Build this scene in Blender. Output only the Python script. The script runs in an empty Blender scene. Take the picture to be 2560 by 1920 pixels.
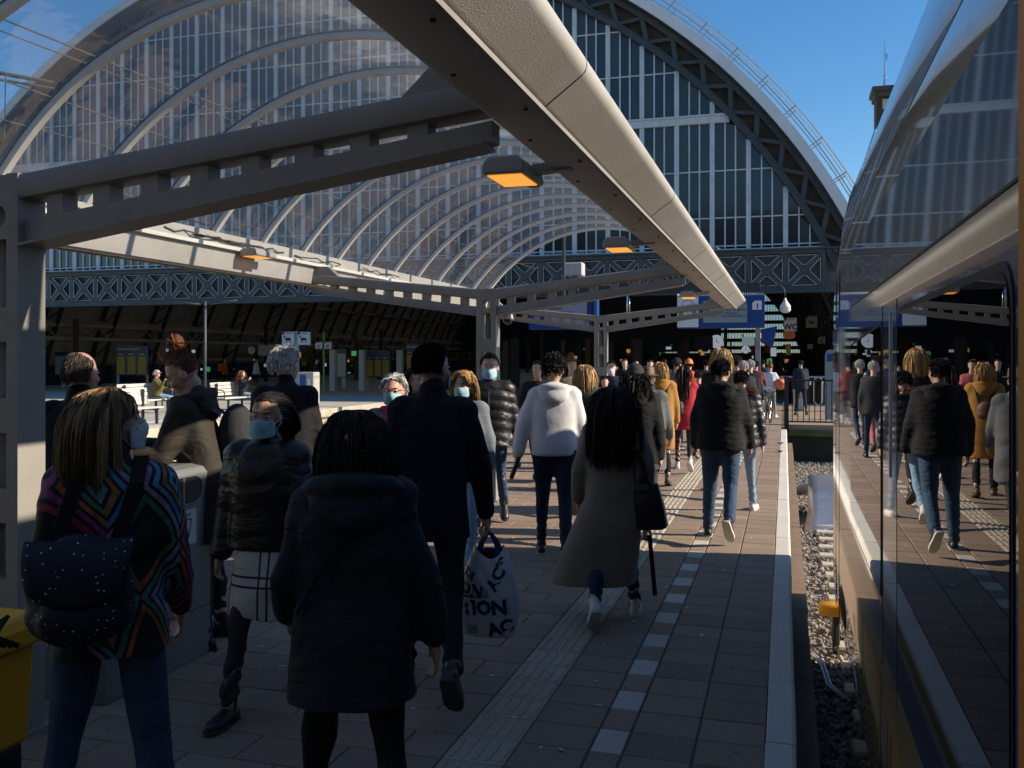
import bpy, bmesh, math, random
import numpy as np
from mathutils import Vector, Matrix, Quaternion
random.seed(7); NR = np.random.RandomState(11)
R = math.radians
scene = bpy.context.scene
# ---------------------------------------------------------------- camera
cd = bpy.data.cameras.new('camera'); cam = bpy.data.objects.new('camera', cd)
scene.collection.objects.link(cam); scene.camera = cam
YAW = R(16.5)
cam.location = (0, 0, 1.80); cam.rotation_euler = (R(90), 0, YAW)
cd.sensor_width = 36.0; cd.lens = 36.0 * 2300 / 2560; cd.shift_y = -65 / 2560
cd.clip_start = 0.05; cd.clip_end = 3000
# ---------------------------------------------------------------- sky, sun, exposure
SUN = Vector((1.0, 0.15, 0.545)).normalized()
w = bpy.data.worlds.new('World'); scene.world = w; w.use_nodes = True
nt = w.node_tree
sky = nt.nodes.new('ShaderNodeTexSky'); sky.sky_type = 'NISHITA'; sky.sun_disc = False
sky.sun_elevation = math.asin(SUN.z); sky.sun_rotation = math.atan2(SUN.x, SUN.y)
sky.air_density = 1.0; sky.dust_density = 0.05; sky.ozone_density = 2.0; sky.altitude = 600
bgn = nt.nodes['Background']; bgn.inputs['Strength'].default_value = 0.108
hsv = nt.nodes.new('ShaderNodeHueSaturation'); hsv.inputs['Saturation'].default_value = 1.3
nt.links.new(sky.outputs[0], hsv.inputs['Color']); nt.links.new(hsv.outputs[0], bgn.inputs['Color'])
sl = bpy.data.lights.new('sun', 'SUN'); sl.energy = 5.0; sl.angle = R(0.55); sl.color = (1.0, 0.86, 0.68)
so = bpy.data.objects.new('sun', sl); scene.collection.objects.link(so)
so.rotation_euler = (-SUN).to_track_quat('-Z', 'Y').to_euler()
vs = scene.view_settings
vs.view_transform = 'Standard'; vs.look = 'None'; vs.gamma = 1.0; vs.use_curve_mapping = False; vs.exposure = 0.62
scene.render.engine = 'CYCLES'
cy = scene.cycles; cy.max_bounces = 6; cy.transparent_max_bounces = 14; cy.glossy_bounces = 3; cy.diffuse_bounces = 3
cy.use_denoising = True; cy.sample_clamp_indirect = 6.0
# ---------------------------------------------------------------- pixel helpers (photo pixel -> point in the place)
_F, _H, _HC = 2300.0, 895.0, 1.8
_s, _c = math.sin(YAW), math.cos(YAW)
def _ray(px, py):
    u = (px - 1280) / _F; v = -(py - _H) / _F
    return (u * _c - _s, u * _s + _c, v)
def atY(px, py, Y):
    r = _ray(px, py); t = Y / r[1]; return Vector((r[0] * t, Y, _HC + r[2] * t))
def atX(px, py, X):
    r = _ray(px, py); t = X / r[0]; return Vector((X, r[1] * t, _HC + r[2] * t))
def atZ(px, py, Z=0.0):
    r = _ray(px, py); t = (Z - _HC) / r[2]; return Vector((r[0] * t, r[1] * t, Z))
def atD(px, d):
    u = (px - 1280) * d / _F; return Vector((u * _c - d * _s, u * _s + d * _c, 0))
# ---------------------------------------------------------------- object helpers
COL = scene.collection
def tag(o, label=None, cat=None, group=None, kind=None):
    if label: o['label'] = label
    if cat: o['category'] = cat
    if group: o['group'] = group
    if kind: o['kind'] = kind
    return o
def empty(name, loc=(0, 0, 0), rz=0.0):
    o = bpy.data.objects.new(name, None); COL.objects.link(o)
    o.empty_display_size = 0.1; o.location = loc; o.rotation_euler = (0, 0, rz); return o
def thing(name, label, cat, loc=(0, 0, 0), rz=0.0, group=None):
    return tag(empty(name, loc, rz), label, cat, group)
def link(name, me, mat=None, parent=None, loc=None, rot=None):
    o = bpy.data.objects.new(name, me); COL.objects.link(o)
    if mat is not None and not me.materials: me.materials.append(mat)
    if parent is not None: o.parent = parent
    if loc is not None: o.location = loc
    if rot is not None: o.rotation_euler = rot
    return o
def copy_tree(o, parent=None):
    c = o.copy(); COL.objects.link(c); c.parent = parent
    for ch in list(o.children): copy_tree(ch, c)
    return c
class MB:
    def __init__(s): s.v = []; s.f = []
    def add(s, v, f):
        n = len(s.v); s.v.extend([tuple(p) for p in v]); s.f.extend([tuple(i + n for i in q) for q in f]); return s
    def box(s, a, b, M=None):
        x0, y0, z0 = a; x1, y1, z1 = b
        v = [Vector(p) for p in ((x0,y0,z0),(x1,y0,z0),(x1,y1,z0),(x0,y1,z0),(x0,y0,z1),(x1,y0,z1),(x1,y1,z1),(x0,y1,z1))]
        if M is not None: v = [M @ p for p in v]
        return s.add(v, [(0,3,2,1),(4,5,6,7),(0,1,5,4),(1,2,6,5),(2,3,7,6),(3,0,4,7)])
    def cbox(s, a, b, ch=0.01, M=None):
        # box with chamfered vertical+horizontal edges (bevelled look)
        x0,y0,z0 = a; x1,y1,z1 = b; v = []
        def ring(z, i):
            return [(x0+i,y0+ch,z),(x0+ch,y0+i,z),(x1-ch,y0+i,z),(x1-i,y0+ch,z),(x1-i,y1-ch,z),(x1-ch,y1-i,z),(x0+ch,y1-i,z),(x0+i,y1-ch,z)]
        for z, i in ((z0,ch*.7),(z0+ch,0),(z1-ch,0),(z1,ch*.7)): v += ring(z, i)
        v = [Vector(p) for p in v]
        if M is not None: v = [M @ p for p in v]
        f = [tuple(range(7,-1,-1)), tuple(range(24,32))]
        for k in range(3):
            for j in range(8): f.append((k*8+j, k*8+(j+1)%8, k*8+8+(j+1)%8, k*8+8+j))
        return s.add(v, f)
    def beam(s, p0, p1, w, h, up=(0,0,1)):
        p0 = Vector(p0); p1 = Vector(p1); d = (p1 - p0).normalized(); u = Vector(up)
        if abs(d.dot(u)) > .98: u = Vector((0,1,0))
        r = d.cross(u).normalized(); u = r.cross(d).normalized()
        v = []
        for p in (p0, p1):
            for a, b in ((-1,-1),(1,-1),(1,1),(-1,1)): v.append(p + r*(a*w/2) + u*(b*h/2))
        return s.add(v, [(0,1,2,3),(7,6,5,4),(0,4,5,1),(1,5,6,2),(2,6,7,3),(3,7,4,0)])
    def tube(s, pts, r, n=8, caps=True):
        pts = [Vector(p) for p in pts]; m = len(pts); rr = r if isinstance(r, (list, tuple)) else [r]*m
        t0 = (pts[1]-pts[0]).normalized(); a = Vector((0,0,1)) if abs(t0.z) < .9 else Vector((1,0,0))
        u = t0.cross(a).normalized(); v = []
        for i, p in enumerate(pts):
            t = (pts[min(i+1,m-1)] - pts[max(i-1,0)]).normalized()
            u = (u - t*u.dot(t)).normalized(); b = t.cross(u)
            for k in range(n):
                an = 2*math.pi*k/n; v.append(p + (u*math.cos(an) + b*math.sin(an))*rr[i])
        f = []
        for i in range(m-1):
            for k in range(n): f.append((i*n+k, i*n+(k+1)%n, i*n+n+(k+1)%n, i*n+n+k))
        if caps: f += [tuple(range(n-1,-1,-1)), tuple(range((m-1)*n, m*n))]
        return s.add(v, f)
    def loft(s, rings, closed=True, caps=True):
        n = len(rings[0]); v = [p for r in rings for p in r]; f = []
        for i in range(len(rings)-1):
            for k in range(n if closed else n-1): f.append((i*n+k, i*n+(k+1)%n, i*n+n+(k+1)%n, i*n+n+k))
        if caps: f += [tuple(range(n-1,-1,-1)), tuple(range((len(rings)-1)*n, len(rings)*n))]
        return s.add(v, f)
    def prism(s, poly, axis, a, b):
        # poly: 2d list in the two other axes, extruded along axis from a to b
        def P(p, t):
            if axis == 'y': return (p[0], t, p[1])
            if axis == 'x': return (t, p[0], p[1])
            return (p[0], p[1], t)
        n = len(poly); v = [P(p, a) for p in poly] + [P(p, b) for p in poly]
        f = [tuple(range(n)), tuple(range(2*n-1, n-1, -1))] + [(i, n+i, n+(i+1)%n, (i+1)%n) for i in range(n)]
        return s.add(v, f)
    def ell(s, c, r, M=None, nu=14, nv=9):
        v = [(0,0,1)]; f = []
        for i in range(1, nv):
            t = math.pi*i/nv
            for k in range(nu):
                a = 2*math.pi*k/nu; v.append((math.sin(t)*math.cos(a), math.sin(t)*math.sin(a), math.cos(t)))
        v.append((0,0,-1)); L = len(v)-1
        for k in range(nu): f.append((0, 1+k, 1+(k+1)%nu)); f.append((L, L-nu+(k+1)%nu, L-nu+k))
        for i in range(nv-2):
            for k in range(nu): f.append((1+i*nu+k, 1+(i+1)*nu+k, 1+(i+1)*nu+(k+1)%nu, 1+i*nu+(k+1)%nu))
        c = Vector(c); out = []
        for p in v:
            q = Vector((p[0]*r[0], p[1]*r[1], p[2]*r[2]))
            if M is not None: q = M @ q
            out.append(q + c)
        return s.add(out, f)
    def cap(s, p0, r0, p1, r1, n=12):
        p0 = Vector(p0); p1 = Vector(p1); d = p1-p0; L = d.length; d = d/max(L,1e-6)
        a = Vector((0,0,1)) if abs(d.z) < .9 else Vector((1,0,0))
        u = d.cross(a).normalized(); b = d.cross(u); rings = []
        for t, rr in ((-.98,.2),(-.7,.714),(-.38,.925),(0,1)): rings.append((p0 + d*(t*r0), r0*rr))
        for t, rr in ((0,1),(.38,.925),(.7,.714),(.98,.2)): rings.append((p1 + d*(t*r1), r1*rr))
        return s.loft([[c + (u*math.cos(2*math.pi*k/n) + b*math.sin(2*math.pi*k/n))*q for k in range(n)] for c, q in rings])
    def grid(s, P):
        m = len(P); n = len(P[0]); v = [p for r in P for p in r]
        return s.add(v, [(i*n+k, i*n+k+1, i*n+n+k+1, i*n+n+k) for i in range(m-1) for k in range(n-1)])
    def mesh(s, name, smooth=False, fix=False):
        me = bpy.data.meshes.new(name); me.from_pydata(s.v, [], s.f)
        if fix:
            b = bmesh.new(); b.from_mesh(me); bmesh.ops.recalc_face_normals(b, faces=b.faces); b.to_mesh(me); b.free()
        if smooth: me.polygons.foreach_set('use_smooth', [True]*len(me.polygons))
        me.update(); return me
    def build(s, name, mat, parent=None, loc=None, rot=None, smooth=False, fix=True):
        return link(name, s.mesh(name, smooth, fix), mat, parent, loc, rot)
def bevel(o, wd, seg=2):
    m = o.modifiers.new('bevel', 'BEVEL'); m.width = wd; m.segments = seg; m.limit_method = 'ANGLE'; m.angle_limit = R(40); return o
def autosmooth(me, ang=35):
    me.polygons.foreach_set('use_smooth', [True]*len(me.polygons))
    b = bmesh.new(); b.from_mesh(me)
    for e in b.edges:
        if len(e.link_faces) == 2 and e.calc_face_angle(0) > R(ang): e.smooth = False
    b.to_mesh(me); b.free()
# ---------------------------------------------------------------- materials
MAT = {}
def mat(name, col, rough=.6, metal=0.0, var=0.0, vs_=3.0, bump=0.0, bs=40.0, spec=.5, coat=0.0, croug=.02, cior=1.5, emit=None, estr=0.0, dirt=None, ds=1.2, damt=.5, stretch=None, sheen=0.0, alpha_=None):
    """procedural Principled material: colour variation, dirt patches, fine relief"""
    m = bpy.data.materials.new(name); m.use_nodes = True; t = m.node_tree; n = t.nodes; L = t.links
    b = n['Principled BSDF']; b.inputs['Roughness'].default_value = rough; b.inputs['Metallic'].default_value = metal
    b.inputs['Specular IOR Level'].default_value = spec; b.inputs['Coat Weight'].default_value = coat; b.inputs['Coat Roughness'].default_value = croug; b.inputs['Coat IOR'].default_value = cior
    b.inputs['Sheen Weight'].default_value = sheen
    b.inputs['Base Color'].default_value = (*col, 1)
    tc = n.new('ShaderNodeTexCoord'); src = tc.outputs['Object']
    if stretch:
        mp = n.new('ShaderNodeMapping'); mp.inputs['Scale'].default_value = stretch; L.new(src, mp.inputs[0]); src = mp.outputs[0]
    cur = None
    if var > 0:
        no = n.new('ShaderNodeTexNoise'); no.inputs['Scale'].default_value = vs_; no.inputs['Detail'].default_value = 6; L.new(src, no.inputs['Vector'])
        mr = n.new('ShaderNodeMapRange'); mr.inputs[1].default_value = .25; mr.inputs[2].default_value = .75; mr.inputs[3].default_value = 1-var; mr.inputs[4].default_value = 1+var
        L.new(no.outputs['Fac'], mr.inputs[0])
        hs = n.new('ShaderNodeHueSaturation'); hs.inputs['Color'].default_value = (*col, 1); L.new(mr.outputs[0], hs.inputs['Value']); cur = hs.outputs[0]
    if dirt:
        nd = n.new('ShaderNodeTexNoise'); nd.inputs['Scale'].default_value = ds; nd.inputs['Detail'].default_value = 8; nd.inputs['Roughness'].default_value = .65; L.new(src, nd.inputs['Vector'])
        rp = n.new('ShaderNodeMapRange'); rp.inputs[1].default_value = .5; rp.inputs[2].default_value = .72; rp.inputs[4].default_value = damt; L.new(nd.outputs['Fac'], rp.inputs[0])
        mx = n.new('ShaderNodeMix'); mx.data_type = 'RGBA'; mx.inputs['B'].default_value = (*dirt, 1); L.new(rp.outputs[0], mx.inputs['Factor'])
        if cur is not None: L.new(cur, mx.inputs['A'])
        else: mx.inputs['A'].default_value = (*col, 1)
        cur = mx.outputs['Result']
    if cur is not None: L.new(cur, b.inputs['Base Color'])
    if bump > 0:
        nb = n.new('ShaderNodeTexNoise'); nb.inputs['Scale'].default_value = bs; nb.inputs['Detail'].default_value = 4; L.new(src, nb.inputs['Vector'])
        bp = n.new('ShaderNodeBump'); bp.inputs['Strength'].default_value = min(bump, 1); bp.inputs['Distance'].default_value = .01; L.new(nb.outputs['Fac'], bp.inputs['Height']); L.new(bp.outputs[0], b.inputs['Normal'])
    if emit: b.inputs['Emission Color'].default_value = (*emit, 1); b.inputs['Emission Strength'].default_value = estr
    MAT[name] = m; return m
mat('steel', (.27,.256,.235), .5, var=.10, vs_=2.5, bump=.2, bs=160, dirt=(.15,.115,.085), ds=1.8, damt=.5)
mat('steel_light', (.44,.415,.375), .48, var=.08, vs_=2.0, bump=.22, bs=190, dirt=(.26,.22,.17), ds=2.2, damt=.35)
mat('rib_white', (.74,.71,.66), .45, var=.05, dirt=(.33,.29,.24), ds=3, damt=.4)
mat('seal', (.03,.03,.03), .7)
mat('iron', (.048,.062,.068), .55, var=.2, vs_=1.5, dirt=(.09,.085,.075), ds=1.0, damt=.4, bump=.2, bs=30)
mat('iron_dark', (.022,.028,.03), .6, var=.2)
mat('cream', (.36,.31,.235), .8, var=.15, vs_=.6, dirt=(.16,.13,.10), ds=.8, damt=.6)
mat('white_frame', (.50,.56,.60), .5, var=.08, dirt=(.33,.34,.33), ds=2.5, damt=.5)
mat('roof_metal', (.62,.64,.66), .4, var=.08, vs_=1)
mat('rail_grey', (.20,.23,.26), .5, var=.1)
mat('trim_white', (.36,.41,.45), .5, var=.08)
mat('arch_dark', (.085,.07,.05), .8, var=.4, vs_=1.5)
mat('backing', (.10,.108,.105), .75, var=.2, vs_=1.2)
mat('concrete', (.42,.39,.34), .85, var=.12, vs_=4, bump=.4, bs=60, dirt=(.22,.20,.17), ds=2.0, damt=.5)
mat('concrete_side', (.46,.415,.33), .85, var=.14, vs_=2, bump=.3, bs=30, dirt=(.21,.22,.09), ds=1.1, damt=.75)
mat('moss', (.07,.09,.02), .9, var=.4, vs_=3, bump=.6, bs=20)
mat('rust', (.19,.13,.085), .85, var=.25, vs_=6, bump=.3, bs=60)
mat('rail_steel', (.32,.27,.23), .35, metal=.8, var=.1)
mat('sleeper', (.44,.40,.32), .85, var=.2, vs_=6, bump=.4, bs=30)
mat('blue', (.008,.045,.21), .4, var=.1)
mat('navy_paint', (.006,.016,.075), .4)
mat('yellow', (.78,.37,.010), .45, var=.06, dirt=(.35,.20,.02), ds=3, damt=.3)
mat('poster_yellow', (.42,.27,.01), .55, var=.12, vs_=18)
mat('white_paint', (.66,.66,.66), .5, var=.05)
mat('screen', (.23,.28,.30), .25, var=.03)
mat('screen_violet', (.30,.29,.36), .25, var=.03)
mat('ink', (.008,.012,.05), .6)
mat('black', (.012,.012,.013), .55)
mat('black_gloss', (.01,.01,.011), .15)
mat('dark_metal', (.03,.03,.032), .4, metal=.3)
mat('chrome', (.55,.56,.57), .22, metal=1)
mat('alu', (.46,.46,.47), .38, metal=.75, var=.12, vs_=3, dirt=(.25,.21,.17), ds=2, damt=.5, bump=.3, bs=6)
mat('lamp_grey', (.38,.365,.34), .5, var=.06)
mat('lamp_glow', (.5,.2,.05), .4, emit=(1.0,.36,.05), estr=.72)
mat('brick', (.042,.032,.028), .85, var=.3, vs_=8)
mat('slate', (.045,.042,.04), .7, var=.2, vs_=6)
mat('bench_wood', (.56,.52,.45), .7, var=.15, vs_=4, stretch=(1,8,8))
mat('bin_grey', (.175,.185,.195), .42, metal=.15, var=.1, vs_=3, dirt=(.10,.09,.08), ds=3, damt=.4, bump=.1, bs=40)
mat('paper', (.60,.62,.63), .6)
mat('train_blue', (.006,.022,.09), .25, coat=1.0, croug=.035, cior=1.6, spec=.4, var=.1, vs_=.6)
mat('train_yellow', (.40,.25,.05), .3, coat=1.0, croug=.035, cior=1.75, spec=.4, var=.06, vs_=.8, dirt=(.24,.15,.04), ds=.9, damt=.3)
mat('train_door', (.50,.19,.010), .45, var=.06)
mat('train_stripe', (.26,.20,.10), .35, coat=.8, croug=.06, cior=1.4, spec=.4)
mat('train_roof', (.33,.34,.36), .22, coat=.6, var=.06)
mat('glass_dark', (.004,.005,.006), .0, spec=.9)
mat('rubber', (.012,.012,.012), .5)
mat('orange', (.70,.16,.035), .55, var=.06)
mat('brown', (.10,.05,.025), .6, var=.15)
mat('cable', (.06,.055,.05), .6)
mat('copper', (.055,.065,.055), .6)
mat('skylight', (.7,.72,.74), .6)
mat('glow_white', (.6,.65,.7), .4, emit=(.75,.85,1.0), estr=.22)
mat('screen_glow', (.3,.4,.45), .3, emit=(.55,.75,.8), estr=.16)
mat('glow_warm', (.5,.3,.1), .4, emit=(1.0,.5,.15), estr=.2)
mat('green_led', (.05,.3,.1), .4, emit=(.1,.9,.25), estr=.15)
mat('lime', (.20,.30,.03), .6)
def paving(name, col, var, speck=.35):
    """concrete paver: colour differs from piece to piece, with aggregate speckle and worn stains"""
    m = bpy.data.materials.new(name); m.use_nodes = True; t = m.node_tree; n = t.nodes; L = t.links; b = n['Principled BSDF']
    b.inputs['Roughness'].default_value = .82
    ge = n.new('ShaderNodeNewGeometry'); oi = n.new('ShaderNodeObjectInfo')
    ad = n.new('ShaderNodeMath'); ad.operation = 'ADD'; L.new(ge.outputs['Random Per Island'], ad.inputs[0]); L.new(oi.outputs['Random'], ad.inputs[1])
    fr = n.new('ShaderNodeMath'); fr.operation = 'FRACT'; L.new(ad.outputs[0], fr.inputs[0])
    mr = n.new('ShaderNodeMapRange'); mr.inputs[3].default_value = 1-var; mr.inputs[4].default_value = 1+var; L.new(fr.outputs[0], mr.inputs[0])
    hs = n.new('ShaderNodeHueSaturation'); hs.inputs['Color'].default_value = (*col, 1); L.new(mr.outputs[0], hs.inputs['Value'])
    pos = ge.outputs['Position']
    no = n.new('ShaderNodeTexNoise'); no.inputs['Scale'].default_value = 170; no.inputs['Detail'].default_value = 3; L.new(pos, no.inputs['Vector'])
    r2 = n.new('ShaderNodeMapRange'); r2.inputs[1].default_value = .3; r2.inputs[2].default_value = .7; r2.inputs[3].default_value = 1-speck; r2.inputs[4].default_value = 1+speck; L.new(no.outputs['Fac'], r2.inputs[0])
    h2 = n.new('ShaderNodeHueSaturation'); L.new(hs.outputs[0], h2.inputs['Color']); L.new(r2.outputs[0], h2.inputs['Value'])
    st = n.new('ShaderNodeTexNoise'); st.inputs['Scale'].default_value = 2.3; st.inputs['Detail'].default_value = 7; L.new(pos, st.inputs['Vector'])
    r3 = n.new('ShaderNodeMapRange'); r3.inputs[1].default_value = .52; r3.inputs[2].default_value = .8; r3.inputs[4].default_value = .4; L.new(st.outputs['Fac'], r3.inputs[0])
    mx = n.new('ShaderNodeMix'); mx.data_type = 'RGBA'; mx.inputs['B'].default_value = (col[0]*.55, col[1]*.55, col[2]*.55, 1); L.new(r3.outputs[0], mx.inputs['Factor']); L.new(h2.outputs[0], mx.inputs['A'])
    vo = n.new('ShaderNodeTexVoronoi'); vo.inputs['Scale'].default_value = 5.5; L.new(pos, vo.inputs['Vector'])   # chewing gum spots
    lt = n.new('ShaderNodeMath'); lt.operation = 'LESS_THAN'; lt.inputs[1].default_value = .085; L.new(vo.outputs['Distance'], lt.inputs[0])
    m2 = n.new('ShaderNodeMix'); m2.data_type = 'RGBA'; m2.inputs['B'].default_value = (col[0]*.62, col[1]*.62, col[2]*.62, 1); L.new(lt.outputs[0], m2.inputs['Factor']); L.new(mx.outputs['Result'], m2.inputs['A'])
    L.new(m2.outputs['Result'], b.inputs['Base Color'])
    bp = n.new('ShaderNodeBump'); bp.inputs['Strength'].default_value = .5; bp.inputs['Distance'].default_value = .004; L.new(no.outputs['Fac'], bp.inputs['Height']); L.new(bp.outputs[0], b.inputs['Normal'])
    MAT[name] = m; return m
paving('tile_brown', (.262,.192,.138), .14)
paving('tile_white', (.50,.47,.41), .06, .15)
paving('tile_tactile', (.40,.345,.265), .07, .2)
paving('kerb_white', (.60,.565,.50), .05, .15)
mat('joint', (.10,.078,.058), .95, var=.3, vs_=5)
mat('ballast', (.27,.24,.205), .9, var=.3, vs_=40, bump=.8, bs=60)
def ballast_stone():
    m = mat('stone', (.30,.275,.24), .9, bump=.4, bs=80); n = m.node_tree.nodes; L = m.node_tree.links
    ge = n.new('ShaderNodeNewGeometry'); rp = n.new('ShaderNodeValToRGB'); L.new(ge.outputs['Random Per Island'], rp.inputs[0])
    e = rp.color_ramp.elements; e[0].color = (.15,.14,.125,1); e[1].color = (.44,.40,.34,1)
    x = e.new(.6); x.color = (.27,.25,.22,1); L.new(rp.outputs[0], n['Principled BSDF'].inputs['Base Color'])
ballast_stone()
def vault_plastic():
    m = bpy.data.materials.new('vault_plastic'); m.use_nodes = True; t = m.node_tree; n = t.nodes; L = t.links
    n.remove(n['Principled BSDF']); out = n['Material Output']
    tc = n.new('ShaderNodeTexCoord')
    nb = n.new('ShaderNodeTexNoise'); nb.inputs['Scale'].default_value = 2.2; nb.inputs['Detail'].default_value = 3; L.new(tc.outputs['Object'], nb.inputs['Vector'])
    bp = n.new('ShaderNodeBump'); bp.inputs['Strength'].default_value = .35; bp.inputs['Distance'].default_value = .02; L.new(nb.outputs['Fac'], bp.inputs['Height'])
    tr = n.new('ShaderNodeBsdfTransparent'); tr.inputs['Color'].default_value = (.84,.87,.90,1)
    gl = n.new('ShaderNodeBsdfGlossy'); gl.inputs['Roughness'].default_value = .06; gl.inputs['Color'].default_value = (.9,.92,.95,1); L.new(bp.outputs[0], gl.inputs['Normal'])
    fr = n.new('ShaderNodeFresnel'); fr.inputs['IOR'].default_value = 1.5; L.new(bp.outputs[0], fr.inputs['Normal'])
    ml = n.new('ShaderNodeMath'); ml.operation = 'MULTIPLY'; ml.inputs[1].default_value = .2; ml.use_clamp = True; L.new(fr.outputs[0], ml.inputs[0])
    df = n.new('ShaderNodeBsdfTranslucent'); df.inputs['Color'].default_value = (.50,.55,.62,1)
    d2 = n.new('ShaderNodeBsdfDiffuse'); d2.inputs['Color'].default_value = (.34,.38,.44,1)
    ma = n.new('ShaderNodeMixShader'); L.new(df.outputs[0], ma.inputs[1]); L.new(d2.outputs[0], ma.inputs[2])
    st = n.new('ShaderNodeTexNoise'); st.inputs['Scale'].default_value = 7; st.inputs['Detail'].default_value = 9; st.inputs['Roughness'].default_value = .7
    mp = n.new('ShaderNodeMapping'); mp.inputs['Scale'].default_value = (1,2.5,.6); L.new(tc.outputs['Object'], mp.inputs[0]); L.new(mp.outputs[0], st.inputs['Vector'])
    r3 = n.new('ShaderNodeMapRange'); r3.inputs[1].default_value = .35; r3.inputs[2].default_value = .8; r3.inputs[3].default_value = .16; r3.inputs[4].default_value = .24; L.new(st.outputs['Fac'], r3.inputs[0])
    m1 = n.new('ShaderNodeMixShader'); L.new(r3.outputs[0], m1.inputs[0]); L.new(tr.outputs[0], m1.inputs[1]); L.new(ma.outputs[0], m1.inputs[2])
    m2 = n.new('ShaderNodeMixShader'); L.new(ml.outputs[0], m2.inputs[0]); L.new(m1.outputs[0], m2.inputs[1]); L.new(gl.outputs[0], m2.inputs[2])
    L.new(m2.outputs[0], out.inputs['Surface']); MAT['vault_plastic'] = m
vault_plastic()
def pane_glass():
    m = mat('pane_glass', (.030,.038,.040), .07, spec=.6); n = m.node_tree.nodes; L = m.node_tree.links
    oi = n.new('ShaderNodeObjectInfo'); ge = n.new('ShaderNodeNewGeometry'); ad = n.new('ShaderNodeMath'); ad.operation = 'ADD'
    L.new(oi.outputs['Random'], ad.inputs[0]); L.new(ge.outputs['Random Per Island'], ad.inputs[1])
    fr = n.new('ShaderNodeMath'); fr.operation = 'FRACT'; L.new(ad.outputs[0], fr.inputs[0])
    rp = n.new('ShaderNodeValToRGB'); L.new(fr.outputs[0], rp.inputs[0]); e = rp.color_ramp.elements
    e[0].color = (.022,.03,.033,1); e[1].color = (.045,.050,.048,1); L.new(rp.outputs[0], n['Principled BSDF'].inputs['Base Color'])
    rr = n.new('ShaderNodeMapRange'); rr.inputs[3].default_value = .05; rr.inputs[4].default_value = .22; L.new(fr.outputs[0], rr.inputs[0]); L.new(rr.outputs[0], n['Principled BSDF'].inputs['Roughness'])
pane_glass()
def translucent(name, col, tr):
    m = bpy.data.materials.new(name); m.use_nodes = True; n = m.node_tree.nodes; L = m.node_tree.links; n.remove(n['Principled BSDF'])
    a = n.new('ShaderNodeBsdfTranslucent'); a.inputs['Color'].default_value = (*col,1); b = n.new('ShaderNodeBsdfTransparent'); b.inputs['Color'].default_value = (*col,1)
    x = n.new('ShaderNodeMixShader'); x.inputs[0].default_value = tr; L.new(a.outputs[0], x.inputs[1]); L.new(b.outputs[0], x.inputs[2]); L.new(x.outputs[0], n['Material Output'].inputs['Surface']); MAT[name] = m; return m
translucent('skylight', (.36,.37,.38), .1); translucent('far_glass', (.42,.55,.68), .75)
def text(s, size, mat_, parent, M, name='lettering', ext=.002, align='LEFT', bold=0.0):
    c = bpy.data.curves.new(name, 'FONT'); c.body = s; c.size = size; c.extrude = ext; c.align_x = align; c.offset = bold; c.resolution_u = 2
    t = bpy.data.objects.new('tmp_text', c); COL.objects.link(t)
    dg = bpy.context.evaluated_depsgraph_get(); me = bpy.data.meshes.new_from_object(t.evaluated_get(dg))
    bpy.data.objects.remove(t); bpy.data.curves.remove(c); me.materials.clear()
    o = link(name, me, mat_, parent); o.matrix_local = M; return o
def facing_cam(x, y, z):   # text plane facing -Y (towards the camera side), reading left to right along +X
    return Matrix.Translation((x, y, z)) @ Matrix.Rotation(R(90), 4, 'X')
# ================================================================ THE SETTING
def struct(name, mb, m, parent=None, smooth=False):
    o = mb.build(name, m, parent, smooth=smooth)
    if parent is None: o['kind'] = 'structure'
    return o
g = MB(); g.add([(-900,-300,-1.02),(900,-300,-1.02),(900,1500,-1.02),(-900,1500,-1.02)], [(0,1,2,3)])
ground = struct('ground', g, MAT['ballast'])
tag(ground, 'brown gravel track ground below the platforms')
# ---- our platform: slab, kerb, ledge, pavers
PE = 0.055; PL = -7.3
p = MB(); p.prism([(PL,-1.0),(PL,-.006),(-.09,-.006),(-.09,-.20),(0.0,-.20),(0.0,-.36),(0.0,-1.0)], 'y', -6, 25.0)
p.box((PL,25.002,-1.0),(-.001,150,-.0065))
platform = struct('platform', p, MAT['joint'])
tag(platform, 'brown paved station platform beside the train')
def chip(w_, l_, t_=.045, ch=.004):
    m = MB(); a = w_/2; b = l_/2
    r = [[(-a,-b,-t_),(a,-b,-t_),(a,b,-t_),(-a,b,-t_)], [(-a,-b,-ch),(a,-b,-ch),(a,b,-ch),(-a,b,-ch)], [(-a+ch,-b+ch,0),(a-ch,-b+ch,0),(a-ch,b-ch,0),(-a+ch,b-ch,0)]]
    m.loft(r, caps=False); n = len(m.v); m.f.append((n-4,n-3,n-2,n-1)); return m
ROW = .268; JT = .007
def seen(x, y):
    d = -x*_s + y*_c; u = x*_c + y*_s
    return d > .5 and abs(u/d) < .62 and 1.8/d < .47
tiles = []     # (x, y, width, kind)
y = 2.0; i = 0
while y < 37.8:
    yc = y + ROW/2
    for a, b in ((-.395,-.085),(-.705,-.398),(-1.19,-.863)): tiles.append(((a+b)/2, yc, b-a-JT, 'b'))
    tiles.append((-.784, yc, .15-JT, 'w' if i % 2 == 0 and yc < 24 else 'b'))
    tiles.append((-1.335, yc, .285, 't' if yc < 30 else 'b'))
    x = -1.482 - (.225 if i % 2 else 0)
    if i % 2: tiles.append((-1.482-.1125, yc, .225-JT, 'b'))
    while x > PL + .05:
        wd = min(.45, x - PL); tiles.append((x - wd/2, yc, wd-JT, 'b')); x -= .45
    y += ROW; i += 1
brown = sorted([t for t in tiles if t[3] == 'b'], key=lambda t: (not seen(t[0], t[1]), t[1]*_c - t[0]*_s))
cache = {}
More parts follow.
